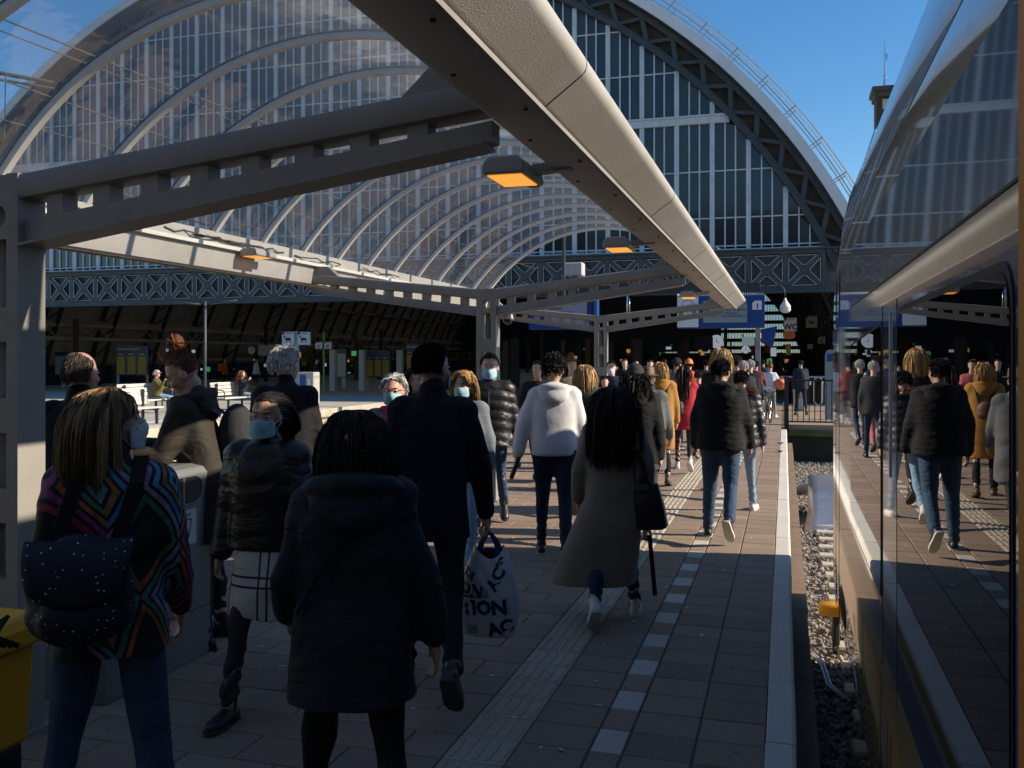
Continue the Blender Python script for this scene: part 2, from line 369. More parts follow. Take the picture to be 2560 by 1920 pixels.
def tile_mesh(wd, kind):
    k = (round(wd, 3), kind)
    if k in cache: return cache[k]
    m = chip(wd, ROW-JT)
    if kind == 't':
        for q in range(5):
            cx = -wd/2 + wd*(q+.5)/5; rw = .0165; L2 = ROW/2 - .022; pr = []
            for zz, sh in ((0,1.0),(.0055,.72)):
                rr = rw*sh; pts = []
                for a in range(8):
                    an = math.pi*a/7 if a < 4 else 0
                for a in range(6): pts.append((cx + rr*math.cos(math.pi*a/5), L2 - rw + rr*math.sin(math.pi*a/5), zz))
                for a in range(6): pts.append((cx - rr*math.cos(math.pi*a/5), -L2 + rw - rr*math.sin(math.pi*a/5), zz))
                pr.append(pts)
            m.loft(pr, caps=False); n = len(m.v); m.f.append(tuple(range(n-12, n)))
    me = m.mesh('paver', fix=True); me.materials.append(MAT[{'b':'tile_brown','w':'tile_white','t':'tile_tactile'}[kind]]); cache[k] = me
    return me
for t in brown[:300]:
    o = link('paving_tile', tile_mesh(t[2], 'b'), None, platform, (t[0], t[1], random.uniform(-.0015,.0012)))
    o.rotation_euler = (random.uniform(-.003,.003), random.uniform(-.003,.003), random.uniform(-.003,.003))
rest = MB()
for t in brown[300:]:
    c = chip(t[2], ROW-JT); dz = random.uniform(-.0015,.0012); rest.add([(a+t[0], b+t[1], z+dz) for a, b, z in c.v], c.f)
ro = rest.build('paving_tiles', MAT['tile_brown'], platform); ro['kind'] = 'stuff'
for t in tiles:
    if t[3] in 'wt': link('white_marking_tile' if t[3] == 'w' else 'tactile_tile', tile_mesh(t[2], t[3]), None, platform, (t[0], t[1], .0006 + random.uniform(0,.001)))
km = MB(); km.prism([(-.085,-.19),(-.085,-.003),(-.08,.001),(.035,.001),(.05,-.006),(PE,-.02),(PE,-.19)], 'y', -.4255, .4255)
kme = km.mesh('kerb', fix=True); kme.materials.append(MAT['kerb_white'])
yk = .62
while yk < 24.6:
    link('kerb_stone', kme, None, platform, (random.uniform(-.002,.002), yk, random.uniform(-.002,.002))); yk += .857
lm = MB(); lm.box((.002,-.36*0-1.0,-1.0),(.185,1.0,-.345)); lme = lm.mesh('ledge', fix=True); lme.materials.append(MAT['rust'])
for k in range(12):
    link('ledge_block', lme, None, platform, (random.uniform(-.006,.006), 1.2 + k*2.008, random.uniform(-.01,.0)))
# dark end closing the track, with mossy slab carrying the cross platform
cp = MB(); cp.box((.001,26.0,-.30),(9,38,-.002)); cross = struct('cross_platform', cp, MAT['tile_brown'])
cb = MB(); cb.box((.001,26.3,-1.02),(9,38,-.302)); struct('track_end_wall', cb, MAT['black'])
ms = MB(); ms.box((.06,25.93,-.30),(9,25.998,-.14)); mo = ms.build('moss_strip', MAT['moss'], cross)
# second platform with a pale concrete side, left across the tracks
q = MB(); q.box((-24,-12,-1.0),(-15.75,30.2,-.30)); q.box((-24,-12,-.298),(-15.6,30.3,0.0))
opp = struct('far_platform', q, MAT['concrete']); tag(opp, 'sunlit concrete platform across the tracks')
for k in range(34):
    m = MB(); m.box((-15.598,-11.9+k*1.24,-.27),(-15.575,-11.9+k*1.24+1.22,-.004)); m.build('coping_slab', MAT['concrete_side'], opp)
    m = MB(); m.box((-15.748,-11.9+k*1.24,-1.0),(-15.73,-11.9+k*1.24+1.225,-.305)); m.build('side_panel', MAT['concrete_side'], opp)
for x0, x1 in ((-16.05,-15.8),(-17.2,-16.95)):
    m = MB(); m.box((x0,-12,.0005),(x1,30.2,.004)); m.build('painted_line', MAT['white_paint'], opp)
hf = MB(); hf.box((-46,30.35,-1.0),(-15.6,150,-.004)); hf.box((-14.0,60,-1.0),(PL-.02,150,-.008)); struct('hall_floor', hf, MAT['concrete'])
# tracks
def rail(x, y0, y1):
    m = MB(); m.prism([(x-.07,-.95),(x+.07,-.95),(x+.07,-.93),(x+.012,-.91),(x+.012,-.84),(x+.036,-.825),(x+.036,-.79),(x-.036,-.79),(x-.036,-.825),(x-.012,-.84),(x-.012,-.91),(x-.07,-.93)], 'y', y0, y1)
    struct('rail', m, MAT['rail_steel'])
for x in (-8.9,-10.34,-13.0,-14.44): rail(x, -12, 140)
for x in (1.13,2.57): rail(x, -20, 15)
sm = MB(); sm.cbox((-1.3,-.12,-1.02),(1.3,.12,-.925), .02); sme = sm.mesh('sleeper', fix=True); sme.materials.append(MAT['sleeper'])
for k in range(22): tag(link('sleeper', sme, None, ground, (1.78 + random.uniform(-.03,.03), 4.5 + k*.6, 0)))
ss = MB()
for xc in (-9.62,-13.72):
    for k in range(80): ss.box((xc-1.25, 2+k*.6, -1.02),(xc+1.25, 2.24+k*.6, -.945))
so2 = ss.build('sleepers', MAT['sleeper'], ground); so2['kind'] = 'stuff'
# ballast stones in the gap
st = MB(); ico = []
b_ = bmesh.new(); bmesh.ops.create_icosphere(b_, subdivisions=1, radius=1)
IV = [v.co.copy() for v in b_.verts]; IF = [tuple(v.index for v in f.verts) for f in b_.faces]; b_.free()
def stone(mb, x, y, z, r):
    M = Matrix.Rotation(random.uniform(0,6.28), 3, (random.random(), random.random(), random.random()+.1))
    sx, sy, sz = r*random.uniform(.7,1.2), r*random.uniform(.7,1.2), r*random.uniform(.5,.9)
    mb.add([M @ Vector((p.x*sx*random.uniform(.8,1.15), p.y*sy*random.uniform(.8,1.15), p.z*sz)) + Vector((x,y,z)) for p in IV], IF)
for k in range(7500):
    y = 2.5 + 23*random.random()**1.5
    stone(st, random.uniform(.19,.80 if y < 9 else 1.6), y, -1.0 + random.uniform(0,.06), random.uniform(.018,.036))
for k in range(1500): stone(st, random.uniform(-8.3,-7.4), random.uniform(4,18), -1.0+random.uniform(0,.04), random.uniform(.02,.04))
o = st.build('ballast_stones', MAT['stone']); tag(o, 'loose grey ballast stones in the gap below the platform edge', 'ballast', kind='stuff')

# ================================================================ STATION HALL (arched train shed behind)
GY = 38.0; CX, CZ = -20.4, -4.73; RO, RI = 25.9, 24.4; BAY = 1.425; X0 = .04
def arcz(x, r): 
    t = r*r - (x-CX)**2
    return CZ + math.sqrt(t) if t > 0 else -99
def arcp(r, a, y): return Vector((CX + r*math.cos(a), y, CZ + r*math.sin(a)))
hall = thing('station_hall', 'huge arched iron and glass train shed behind the platforms', 'train shed', (0,0,0))
# arch truss: two chords with zigzag lattice
A0, A1 = R(24), R(156); NA = 74
angs = [A0 + (A1-A0)*k/NA for k in range(NA+1)]
m = MB()
for r, wd in ((RI+.12,.24),(RO-.52,.22)):
    m.loft([[arcp(r-wd/2,a,GY-.16), arcp(r+wd/2,a,GY-.16), arcp(r+wd/2,a,GY+.3), arcp(r-wd/2,a,GY+.3)] for a in angs])
m.build('arch_chords', MAT['iron'], hall)
m = MB()
for r in (RI+.02, RI+.23):
    m.loft([[arcp(r-.02,a,GY-.22), arcp(r+.02,a,GY-.22), arcp(r+.02,a,GY-.162), arcp(r-.02,a,GY-.162)] for a in angs])
m.build('arch_flange', MAT['iron'], hall)
for k in range(0, NA, 2):
    a = angs[k]; b = angs[k+1]
    mm = MB(); mm.beam(arcp(RI+.2,a,GY-.06), arcp(RO-.6,b,GY-.06), .19, .10, up=(0,1,0)); mm.beam(arcp(RO-.6,b,GY-.04), arcp(RI+.2,angs[k+2],GY-.04), .15, .10, up=(0,1,0))
    mm.build('lattice_brace', MAT['iron'], hall)
m = MB(); m.loft([[arcp(RI+.24,a,GY+.25), arcp(RO-.63,a,GY+.25), arcp(RO-.63,a,GY+.28), arcp(RI+.24,a,GY+.28)] for a in angs]); m.build('arch_backing', MAT['arch_dark'], hall)
m = MB(); m.loft([[arcp(RO-.40,a,GY-.75), arcp(RO,a,GY-.75), arcp(RO,a,GY+.4), arcp(RO-.40,a,GY+.4)] for a in angs]); m.build('roof_edge', MAT['roof_metal'], hall)
m = MB()
for k in range(0, 560):
    a = A0 + (A1-A0)*k/560; mm = arcp(RO-.42, a, GY-.70); m.tube([mm, mm+Vector((0,.5,0))], .035, 5)
m.build('corrugated_edge', MAT['iron'], hall)
# roof railing up the edge
rails = []
for rr in (RO+.62, RO+.34):
    m = MB(); m.tube([arcp(rr,a,GY-.3) for a in angs[:NA//2+6]], .028, 6); m.build('roof_handrail', MAT['rail_grey'], hall)
m = MB(); m.tube([arcp(RO+.34,a,GY+.5) for a in angs[:NA//2+6]], .028, 6); m.tube([arcp(RO+.62,a,GY+.5) for a in angs[:NA//2+6]], .028, 6); m.build('roof_handrail', MAT['rail_grey'], hall)
for k in range(1, NA//2+5):
    a = angs[k]
    if k % 2: continue
    m = MB(); m.tube([arcp(RO-.05,a,GY-.3), arcp(RO+.64,a,GY-.3)], .025, 6); m.tube([arcp(RO+.05,a,GY+.5), arcp(RO+.64,a,GY+.5)], .025, 6); m.tube([arcp(RO+.02,a,GY-.3), arcp(RO+.02,a,GY+.5)], .02, 6); m.build('railing_post', MAT['rail_grey'], hall)
# gable glazing
rows = [6.34, 7.46, 9.37, 11.28]; rows2 = [11.62, 13.5, 15.4, 17.3, 19.2]
nb = 31; panes = []
mm = {}
def bar(name, a, b, mt): 
    m = MB(); m.box(a, b); return m.build(name, MAT[mt], hall)
for k in range(-1, nb):
    xm = X0 - k*BAY; zt = arcz(xm, RI)
    if zt > 6.3: bar('mullion', (xm-.095,GY+.0,6.15), (xm+.095,GY+.2,zt), 'white_frame')
    for j in range(3):
        xa = xm - BAY + .095 + j*(BAY-.19)/3; xb = xa + (BAY-.19)/3
        if j > 0:
            zt = arcz(xa, RI)
            if zt > 6.4: bar('glazing_bar', (xa-.028,GY+.03,6.20), (xa+.028,GY+.15,zt), 'white_frame')
        for rr in (rows, rows2):
            for q in range(len(rr)-1+(rr is rows2)):
                z0 = rr[q]; z1 = rr[q+1] if q+1 < len(rr) else 22
                za, zb = min(z1, arcz(xa, RI)), min(z1, arcz(xb, RI))
                if za > z0+.1 or zb > z0+.1: panes.append((xa, xb, z0, max(za,z0), max(zb,z0)))
for z, h_, mt, y0, y1 in ((7.46,.05,'white_frame',.04,.14),(9.37,.05,'white_frame',.04,.14),(13.5,.05,'white_frame',.04,.14),(15.4,.05,'white_frame',.04,.14),(17.3,.05,'white_frame',.04,.14),(6.32,.05,'white_frame',.02,.16),(6.17,.06,'white_frame',-.02,.18),(11.45,.30,'white_frame',-.06,.22),(11.62,.07,'white_frame',-.12,.2)):
    hw = math.sqrt(RI*RI - (z-CZ)**2); bar('transom', (CX-hw,GY+y0,z-h_/2), (CX+hw,GY+y1,z+h_/2), mt)
panes.sort(key=lambda t: -t[0] - (100 if t[2] < 7 else 0)*0)
def pane_mb(mb, t): mb.add([(t[0],GY+.10,t[2]),(t[1],GY+.10,t[2]),(t[1],GY+.10,t[4]),(t[0],GY+.10,t[3])], [(0,1,2,3)])
for t in panes[:300]:
    m = MB(); pane_mb(m, t); o = m.build('pane', MAT['pane_glass'], hall, fix=False); o.rotation_euler = (0,0,0)
m = MB()
for t in panes[300:]: pane_mb(m, t)
o = m.build('pane_field', MAT['pane_glass'], hall, fix=False); o['kind'] = 'stuff'
# girder with crossed braces below the glazing
bar('girder_top_chord', (-46,GY-.22,5.90), (2.0,GY+.3,6.12), 'iron'); bar('girder_top_flange', (-46,GY-.34,6.06), (2.2,GY-.222,6.12), 'iron')
bar('girder_bottom_chord', (-46,GY-.22,4.37), (2.0,GY+.3,4.60), 'iron'); bar('girder_bottom_flange', (-46,GY-.36,4.37), (2.2,GY-.222,4.44), 'iron')
bar('girder_back_plate', (-46,GY+.06,4.602), (2.0,GY+.1,5.898), 'backing')
m = MB(); z0, z1 = 4.60, 5.90; hb = BAY/2
m.beam((-hb+.05,-.10,z0), (hb-.05,-.10,z1), .20, .09, up=(0,1,0)); m.beam((-hb+.05,-.085,z1), (hb-.05,-.085,z0), .20, .09, up=(0,1,0)); m.box((hb-.085,-.16,z0),(hb+.085,.055,z1))
m.prism([(-.17,5.25),(0,5.08),(.17,5.25),(0,5.42)], 'y', -.156, -.02)
brace_me = m.mesh('brace', fix=True); brace_me.materials.append(MAT['iron'])
m = MB(); t_ = .018; yq = -.158
def tri(pts):
    n = len(pts)
    for i_ in range(n):
        p0 = Vector((pts[i_][0], yq, pts[i_][1])); p1 = Vector((pts[(i_+1)%n][0], yq, pts[(i_+1)%n][1])); m.beam(p0, p1, .022, .022, up=(0,1,0))
zc = (z0+z1)/2
tri([(-hb+.25,z1-.06),(hb-.25,z1-.06),(.06,zc+.22),(-.06,zc+.22)]); tri([(-hb+.25,z0+.06),(hb-.25,z0+.06),(.06,zc-.22),(-.06,zc-.22)])
tri([(-hb+.12,z0+.2),(-hb+.12,z1-.2),(-.21,zc+.04),(-.21,zc-.04)]); tri([(hb-.12,z0+.2),(hb-.12,z1-.2),(.21,zc+.04),(.21,zc-.04)])
trim_me = m.mesh('trim', fix=True); trim_me.materials.append(MAT['trim_white'])
for k in range(-1, 31):
    xc = X0 - k*BAY - BAY/2
    if xc > 1.6: continue
    b = link('cross_brace', brace_me, None, hall, (xc, GY, 0)); link('edge_trim', trim_me, None, b)
# barrel roof, its ribs, far end
def roof_part(name, a0, a1, n_, m_):
    aa = [R(a0) + (R(a1)-R(a0))*k/n_ for k in range(n_+1)]; m = MB(); m.loft([[arcp(RI+.62,a,GY+.31), arcp(RI+.80,a,GY+.31), arcp(RI+.80,a,150), arcp(RI+.62,a,150)] for a in aa]); return m.build(name, MAT[m_], hall)
for a0, a1, n_, nm, m_ in ((14,62,16,'barrel_roof','cream'),(62,80,6,'skylight','skylight'),(80,100,6,'barrel_roof','cream'),(100,128,8,'skylight','skylight'),(128,166,14,'barrel_roof','cream')): roof_part(nm, a0, a1, n_, m_)
def rib_mesh():
    m = MB(); aa = [R(10) + (R(170)-R(10))*k/60 for k in range(61)]
    for r, wd in ((RI-.55,.15),(RI+.45,.15)):
        m.loft([[arcp(r-wd/2,a,-.12), arcp(r+wd/2,a,-.12), arcp(r+wd/2,a,.12), arcp(r-wd/2,a,.12)] for a in aa])
    for k in range(60):
        m.beam(arcp(RI-.5,aa[k],0), arcp(RI+.4,aa[k+1],0), .06, .06); 
    for s_ in (1,-1):   # legs to the ground
        x = CX + s_*(RI+.35)*math.cos(R(10)); m.box((x-.2,-.2,-1.0),(x+.2,.2,arcp(RI,R(10),0).z+.1))
    me = m.mesh('rib', fix=True); me.materials.append(MAT['iron_dark']); return me
rme = rib_mesh()
for k in range(21): link('roof_rib', rme, None, hall, (0, 41+5*k, 0))
for a in (15,21,27,33,40,47,133,140,147,153,159,165):
    m = MB(); p_ = arcp(RI+.3, R(a), 0); m.box((p_.x-.12, GY+.5, p_.z-.1),(p_.x+.12, 150, p_.z+.1)); m.build('purlin', MAT['cream' if a % 2 else 'iron_dark'], hall)
# cream lattice girder along the left side inside
for z, yy in ((2.9,0),(3.75,0)):
    bar('side_girder_chord', (-42.9,GY+2,z), (-42.6,148,z+.22), 'cream')
for k in range(70):
    m = MB(); m.beam((-42.75,GY+2+k*1.5,3.1),(-42.75,GY+2.75+k*1.5,3.78),.07,.07); m.beam((-42.75,GY+2.75+k*1.5,3.78),(-42.75,GY+3.5+k*1.5,3.1),.07,.07); m.build('girder_lattice', MAT['cream'], hall)
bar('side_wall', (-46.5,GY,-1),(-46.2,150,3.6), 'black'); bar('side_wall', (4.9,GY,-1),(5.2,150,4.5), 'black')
# far gable: bright glazing seen through the dark hall
fg = MB()
for k in range(110):
    x = -20 + k*.23*1.0; fg.box((x-.05,149.0,2.6),(x+.05,149.3,min(max(arcz(x,RI+.5),2.7),20)))
for z in (3.4,4.6,6.0,7.4,8.8,10.4,12.0): fg.box((-22,148.95,z-.28),(5,149.32,z+.28))
o = fg.build('far_gable_frame', MAT['iron_dark'], hall); o['kind'] = 'stuff'
m = MB(); m.add([(-20,149.5,2.6),(5,149.5,2.6),(5,149.5,20),(-20,149.5,20)], [(0,1,2,3)]); m.build('far_gable_glass', MAT['far_glass'], hall, fix=False)
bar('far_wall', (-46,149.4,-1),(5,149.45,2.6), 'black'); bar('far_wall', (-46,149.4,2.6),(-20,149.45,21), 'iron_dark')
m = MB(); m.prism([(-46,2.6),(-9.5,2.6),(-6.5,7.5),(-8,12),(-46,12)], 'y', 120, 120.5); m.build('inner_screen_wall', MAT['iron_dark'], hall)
# brick tower with spike behind the train
tp = atY(2212, 235, 60); tw = thing('brick_tower', 'dark brick roof turret with a metal spike above the train', 'tower', (tp.x, 60, 0))
zt = tp.z
m = MB(); m.box((-.55,-.75,0),(1.2,.75,zt-.2)); m.build('shaft', MAT['brick'], tw)
m = MB(); m.prism([(-.55,zt-2.2),(-2.5,zt-8.5),(-2.0,zt-8.5),(-.5,zt-3.2)], 'y', -.8, 1.4); m.build('roof_slope', MAT['slate'], tw)
m = MB(); m.tube([(-.58,-.85,zt-2.3),(-2.55,-.85,zt-8.6)], .09, 8); m.build('downpipe', MAT['chrome'], tw)
m = MB(); m.box((-.8,-1.1,zt-.05),(1.5,1.1,zt+.22)); m.box((-.68,-.95,zt-.36),(1.35,.95,zt-.052)); m.build('cornice', MAT['slate'], tw)
m = MB(); m.box((-.2,-.77,zt-1.1),(.6,-.752,zt-.5)); m.build('stone_block', MAT['concrete'], tw)
m = MB(); m.tube([(0,0,zt+.28),(0,0,zt+1.2),(0,0,zt+2.2),(0,0,zt+3.3)], [.12,.06,.05,.015], 8); m.ell((0,0,zt+1.0),(.1,.1,.12)); m.ell((0,0,zt+1.5),(.08,.08,.08)); m.add([(0,-.01,zt+2.5),(.18,-.01,zt+2.4),(.14,-.01,zt+2.05),(0,-.01,zt+2.0),(0,.01,zt+2.5),(.18,.01,zt+2.4),(.14,.01,zt+2.05),(0,.01,zt+2.0)], [(0,1,2,3),(7,6,5,4),(0,4,5,1),(1,5,6,2),(2,6,7,3)]); m.build('spike', MAT['chrome'], tw)

# ================================================================ PLATFORM CANOPY
COLX = -3.6; COLY = (3.5, 11.0, 18.5)
canopy = thing('platform_canopy', 'grey steel platform canopy with a clear plastic barrel vault', 'canopy', (COLX, 0, 0))
def column_mesh():
    m = MB(); sl = [(2.04,2.364),(1.61,1.877),(1.18,1.444),(.75,1.016),(.32,.586)]
    m.box((-.13,0,0),(-.062,.17,2.675)); m.box((.062,0,0),(.13,.17,2.675)); zp = 0
    for a, b in sorted(sl) + [(2.415,2.535)]:
        m.box((-.0618,.004,zp),(.0618,.166,a)); zp = b
    m.box((-.0618,.004,2.535),(.0618,.166,2.67))
    # round hole panel between z 2.415 and 2.535
    n = 24; fr = []; 
    for yy in (.0045,.1655):
        for k in range(n):
            an = 2*math.pi*k/n; cx_, cz_ = .055*math.cos(an), .055*math.sin(an)
            mxx = max(abs(math.cos(an)), abs(math.sin(an))); fr.append(((.0618*math.cos(an)/mxx), yy, 2.475+.06*math.sin(an)/mxx)); 
        for k in range(n):
            an = 2*math.pi*k/n; fr.append((.055*math.cos(an), yy, 2.475+.055*math.sin(an)))
    f = []
    for k in range(n):
        q = (k+1) % n
        f += [(k,q,n+q,n+k), (2*n+q,2*n+k,3*n+k,3*n+q), (n+k,n+q,3*n+q,3*n+k)]
    m.add(fr, f)
    m.box((-.16,-.03,0),(.16,.20,.015))
    me = m.mesh('column'); autosmooth(me, 30); me.materials.append(MAT['steel']); return me
cme = column_mesh()
def arm_mesh(sg):
    m = MB(); X = [.13, 2.40]
    def zt(x): return 2.676 + (x-.13)*.106
    def zb(x): return 2.33 + (x-.13)*.143
    def P(x, y, z): return Vector((sg*x, y, z))
    def quad_prism(x0, x1, f0, f1, y0, y1, rnd=0):
        v = [P(x0,y0,f0(x0)),P(x1,y0,f0(x1)),P(x1,y0,f1(x1)),P(x0,y0,f1(x0)),P(x0,y1,f0(x0)),P(x1,y1,f0(x1)),P(x1,y1,f1(x1)),P(x0,y1,f1(x0))]
        m.add(v, [(0,1,2,3),(7,6,5,4),(0,4,5,1),(1,5,6,2),(2,6,7,3),(3,7,4,0)])
    # upper chord: rounded box
    rings = []
    for x in (.13, 1.0, 1.8, 2.56):
        t, b = zt(x), zt(x)-.125; pr = [(.0,b+.03),(.008,b+.008),(.03,b),(.14,b),(.162,b+.008),(.17,b+.03),(.17,t-.03),(.162,t-.008),(.14,t),(.03,t),(.008,t-.008),(.0,t-.03)]
        rings.append([P(x,y_,z_) for y_, z_ in pr])
    m.loft(rings)
    lo = lambda x: zb(x)+.122 - .012*(x-.13)
    quad_prism(.135, 2.47, lambda x: zb(x)+.012, lo, .035, .135)          # lower web
    quad_prism(.13, 2.44, zb, lambda x: zb(x)+.0125, -.005, .175)            # bottom flange
    x = .135 + .13
    while x < 2.3:
        quad_prism(x, x+.09, lambda q: lo(q)-.002, lambda q: zt(q)-.12, .036, .134); x += .262
    # end cheek up to the gutter
    m.add([P(2.05,.03,zt(2.05)-.02),P(2.22,.03,zt(2.2)+.12),P(2.52,.03,zt(2.5)+.10),P(2.58,.03,zt(2.5)-.02),P(2.40,.03,zt(2.4)-.12),
           P(2.05,.14,zt(2.05)-.02),P(2.22,.14,zt(2.2)+.12),P(2.52,.14,zt(2.5)+.10),P(2.58,.14,zt(2.5)-.02),P(2.40,.14,zt(2.4)-.12)],
          [(0,1,2,3,4),(9,8,7,6,5),(0,5,6,1),(1,6,7,2),(2,7,8,3),(3,8,9,4),(4,9,5,0)])
    me = m.mesh('arm', fix=True); autosmooth(me, 30); me.materials.append(MAT['steel']); return me
ame = {1: arm_mesh(1), -1: arm_mesh(-1)}
for yy in COLY + (-4.0,):
    c = link('column', cme, None, canopy, (0, yy, 0))
    m = MB(); m.tube([(0,.085,.0),(0,.085,2.4)], .028, 10); m.build('drain_pipe', MAT['steel'], c, smooth=True)
    for sg in (1,-1): link('arm', ame[sg], None, canopy, (0, yy, 0))
m = MB(); m.box((.1302,.05,1.33),(.1312,.11,1.36)); m.build('torn_sticker', MAT['paper'], canopy, (0,3.5,0)) if False else None
V0 = -12.0; V1 = 18.9
def gutter(sg):
    m = MB(); pr = [(2.44,2.79),(2.46,2.78),(2.655,2.79),(2.685,2.80),(2.70,2.812),*[(2.80+.055*math.cos(R(a_)), 2.955+.055*math.sin(R(a_))) for a_ in range(-57,84,14)],(2.62,3.03),(2.52,3.08),(2.50,3.20),(2.44,3.20),(2.42,3.0)]
    m.loft([[(sg*a, yy, z) for a, z in pr] for yy in (V0, V1)])
    me = m.mesh('gutter', fix=True); autosmooth(me, 40); me.materials.append(MAT['steel_light']); o = link('gutter_beam', me, None, canopy)
    m = MB(); m.beam((sg*2.675,V0,2.787),(sg*2.675,V1+.01,2.787),.024,.02); m.build('gutter_lip', MAT['steel'], o)
    for k in range(9):
        yy = -6 + k*3.0 + .55; m = MB(); pj = [(a*1.0005 if a > 2.6 else a, z) for a, z in pr]
        pj = [(2.68,2.796),(2.70,2.809)] + [(2.80+.057*math.cos(R(a_)), 2.955+.057*math.sin(R(a_))) for a_ in range(-57,84,28)] + [(2.80+.045*math.cos(R(a_)), 2.955+.045*math.sin(R(a_))) for a_ in range(83,-58,-28)] + [(2.69,2.815)]
        m.loft([[(sg*a, yy+d_, z) for a, z in pj] for d_ in (-.004,.004)]); m.build('gutter_joint', MAT['black'], o)
    m = MB()
    for k in range(60): m.ell((sg*(2.5+.12*(k%2)), V0+1+k*.5, 2.781), (.012,.012,.006), nu=6, nv=4)
    m.build('rivets', MAT['dark_metal'], o)
    # inner ledge with cables carrying the vault feet
    m = MB(); m.box((sg*2.36,V0,3.02),(sg*2.415,V1,3.06)) if sg > 0 else m.box((-2.415,V0,3.02),(-2.36,V1,3.06)); m.build('ledge', MAT['rib_white'], o)
    return o
gut = {1: gutter(1), -1: gutter(-1)}
# vault: half chord 2.47, rise 1.27
HC, RISE, SPR = 2.47, 1.27, 3.20
VR = (HC*HC + RISE*RISE)/(2*RISE); VC = SPR + RISE - VR; va = math.acos(HC/VR)
def vp(a, r, yy): return Vector((r*math.cos(a), yy, VC + r*math.sin(a)))
NV = 40; vang = [va + (math.pi-2*va)*k/NV for k in range(NV+1)]
m = MB(); m.loft([[vp(a,VR-.035,-.03), vp(a,VR+.02,-.03), vp(a,VR+.02,.03), vp(a,VR-.035,.03)] for a in vang]); vrib = m.mesh('rib', fix=True); autosmooth(vrib, 40); vrib.materials.append(MAT['rib_white'])
m = MB(); m.loft([[vp(a,VR+.021,-.036), vp(a,VR+.034,-.036), vp(a,VR+.034,.036), vp(a,VR+.021,.036)] for a in vang]); vseal = m.mesh('seal', fix=True); vseal.materials.append(MAT['seal'])
ribY = [18.65 - .98*k for k in range(31)]
for yy in ribY:
    r_ = link('vault_rib', vrib, None, canopy, (0, yy, 0)); link('rubber_seal', vseal, None, r_)
for k in range(len(ribY)-1):
    m = MB(); P = []
    for a in vang:
        P.append([vp(a, VR+.018+.006*math.sin(3.1*j/6)*math.sin(9*a+k), -.94+.94*j/6-.02) for j in range(7)])
    m.grid(P); o = m.build('vault_pane', MAT['vault_plastic'], canopy, (0, ribY[k], 0), smooth=True, fix=False)

# ---- added sky blockers, out of view: a flat canopy left, a brick block behind
t = thing('sky_blocker_left', 'unseen grey flat canopy added on the left to block sky light', 'canopy', (-19.6,0,0))
m = MB(); m.prism([(-4.6,4.1),(0,3.75),(4.2,4.1),(4.2,4.3),(0,3.95),(-4.6,4.3)], 'y', -14, 13.5); m.build('roof', MAT['steel'], t)  # opaque roof added out of view, holds back low sky light from the left
for k in range(4): m = MB(); m.box((-.13,-12+k*7.5,0),(.13,-11.8+k*7.5,3.8)); m.build('column', MAT['steel'], t)
t = thing('sky_blocker_rear', 'unseen brick block added behind the viewer to cut sky light', 'light blocker', (-14,-17,0))
m = MB(); m.box((-26,-8,-1),(26,0,13)); m.build('wall', MAT['brick'], t); m = MB(); m.prism([(-27,13.0),(27,13.0),(24,16),(-24,16)], 'y', -8.5, .5); m.build('roof', MAT['slate'], t)  # brick mass added behind the camera to deepen the shade on the near platform
wm = MB(); wm.box((-.8,.002,-1.4),(.8,.05,1.4)); wme = wm.mesh('window', fix=True); wme.materials.append(MAT['pane_glass'])
for k in range(14):
    for z in (4.0,9.0): link('window', wme, None, t, (-23.4+k*3.6,0,z))
# ================================================================ TRAIN
train = thing('train', 'blue and yellow double deck train standing at the right platform edge', 'train', (0,0,0))
TX = .40; TB = -22.0; TC = 1.86
PROF = [(.47,-.39),(.435,-.36),(.415,-.25),(.402,-.05),(.40,.2),(.40,.57),(.40,.78),(.40,1.4),(.40,1.975),(.40,2.03),(.401,2.115),(.403,2.3),(.408,2.48),(.42,2.62),(.432,2.70),(.437,2.72),(.442,2.85),(.478,3.04),(.56,3.20),(.70,3.31),(.95,3.41),(1.3,3.49),(1.86,3.53)]
def tyend(z): return 8.90 - max(0, z-2.25)*1.05 - max(0, -z)*.25
def tx(x, z, y):   # front end rounds inwards
    e = tyend(z); t = max(0.0, 1 - (e - y)/.55)
    return x + (.42 + .05*abs(z-1))*t**2.2
def tpt(x, z, y): return (tx(x, z, y), y, z)
def shell(name, i0, i1, m_, ya=TB, yb=None, ny=None, off=0.0, par=None):
    m = MB(); pr = PROF[i0:i1+1]; fine = [];  
    P = []
    for x, z in pr:
        e = tyend(z) if yb is None else yb
        ys = [ya] + ([ya + (e-.6-ya)*q/6 for q in range(1,7)] if e-ya > 2 else []) + ([e-.6+.6*q/8 for q in range(1,9)] if yb is None else [e])
        P.append([tpt(x-off, z, yy) for yy in ys])
    m.grid(P); me = m.mesh(name, smooth=True); me.materials.append(MAT[m_]); return link(name, me, None, par or train)
shell('lower_panel', 0, 5, 'train_yellow'); shell('window_band', 5, 9, 'train_blue')
shell('upper_band', 10, 12, 'train_blue'); shell('upper_stripe', 12, 14, 'train_yellow'); shell('roof', 15, 22, 'train_roof'); shell('roof_gutter', 14, 15, 'rubber')
shell('middle_stripe', 9, 10, 'train_stripe', yb=6.1); 
m = MB(); P = []
for x, z in PROF[9:11]: P.append([tpt(x, z, 6.1 + (tyend(z)-6.1)*q/12) for q in range(13)])
m.grid(P); m.build('stripe_end_panel', MAT['train_blue'], train, smooth=True, fix=False)
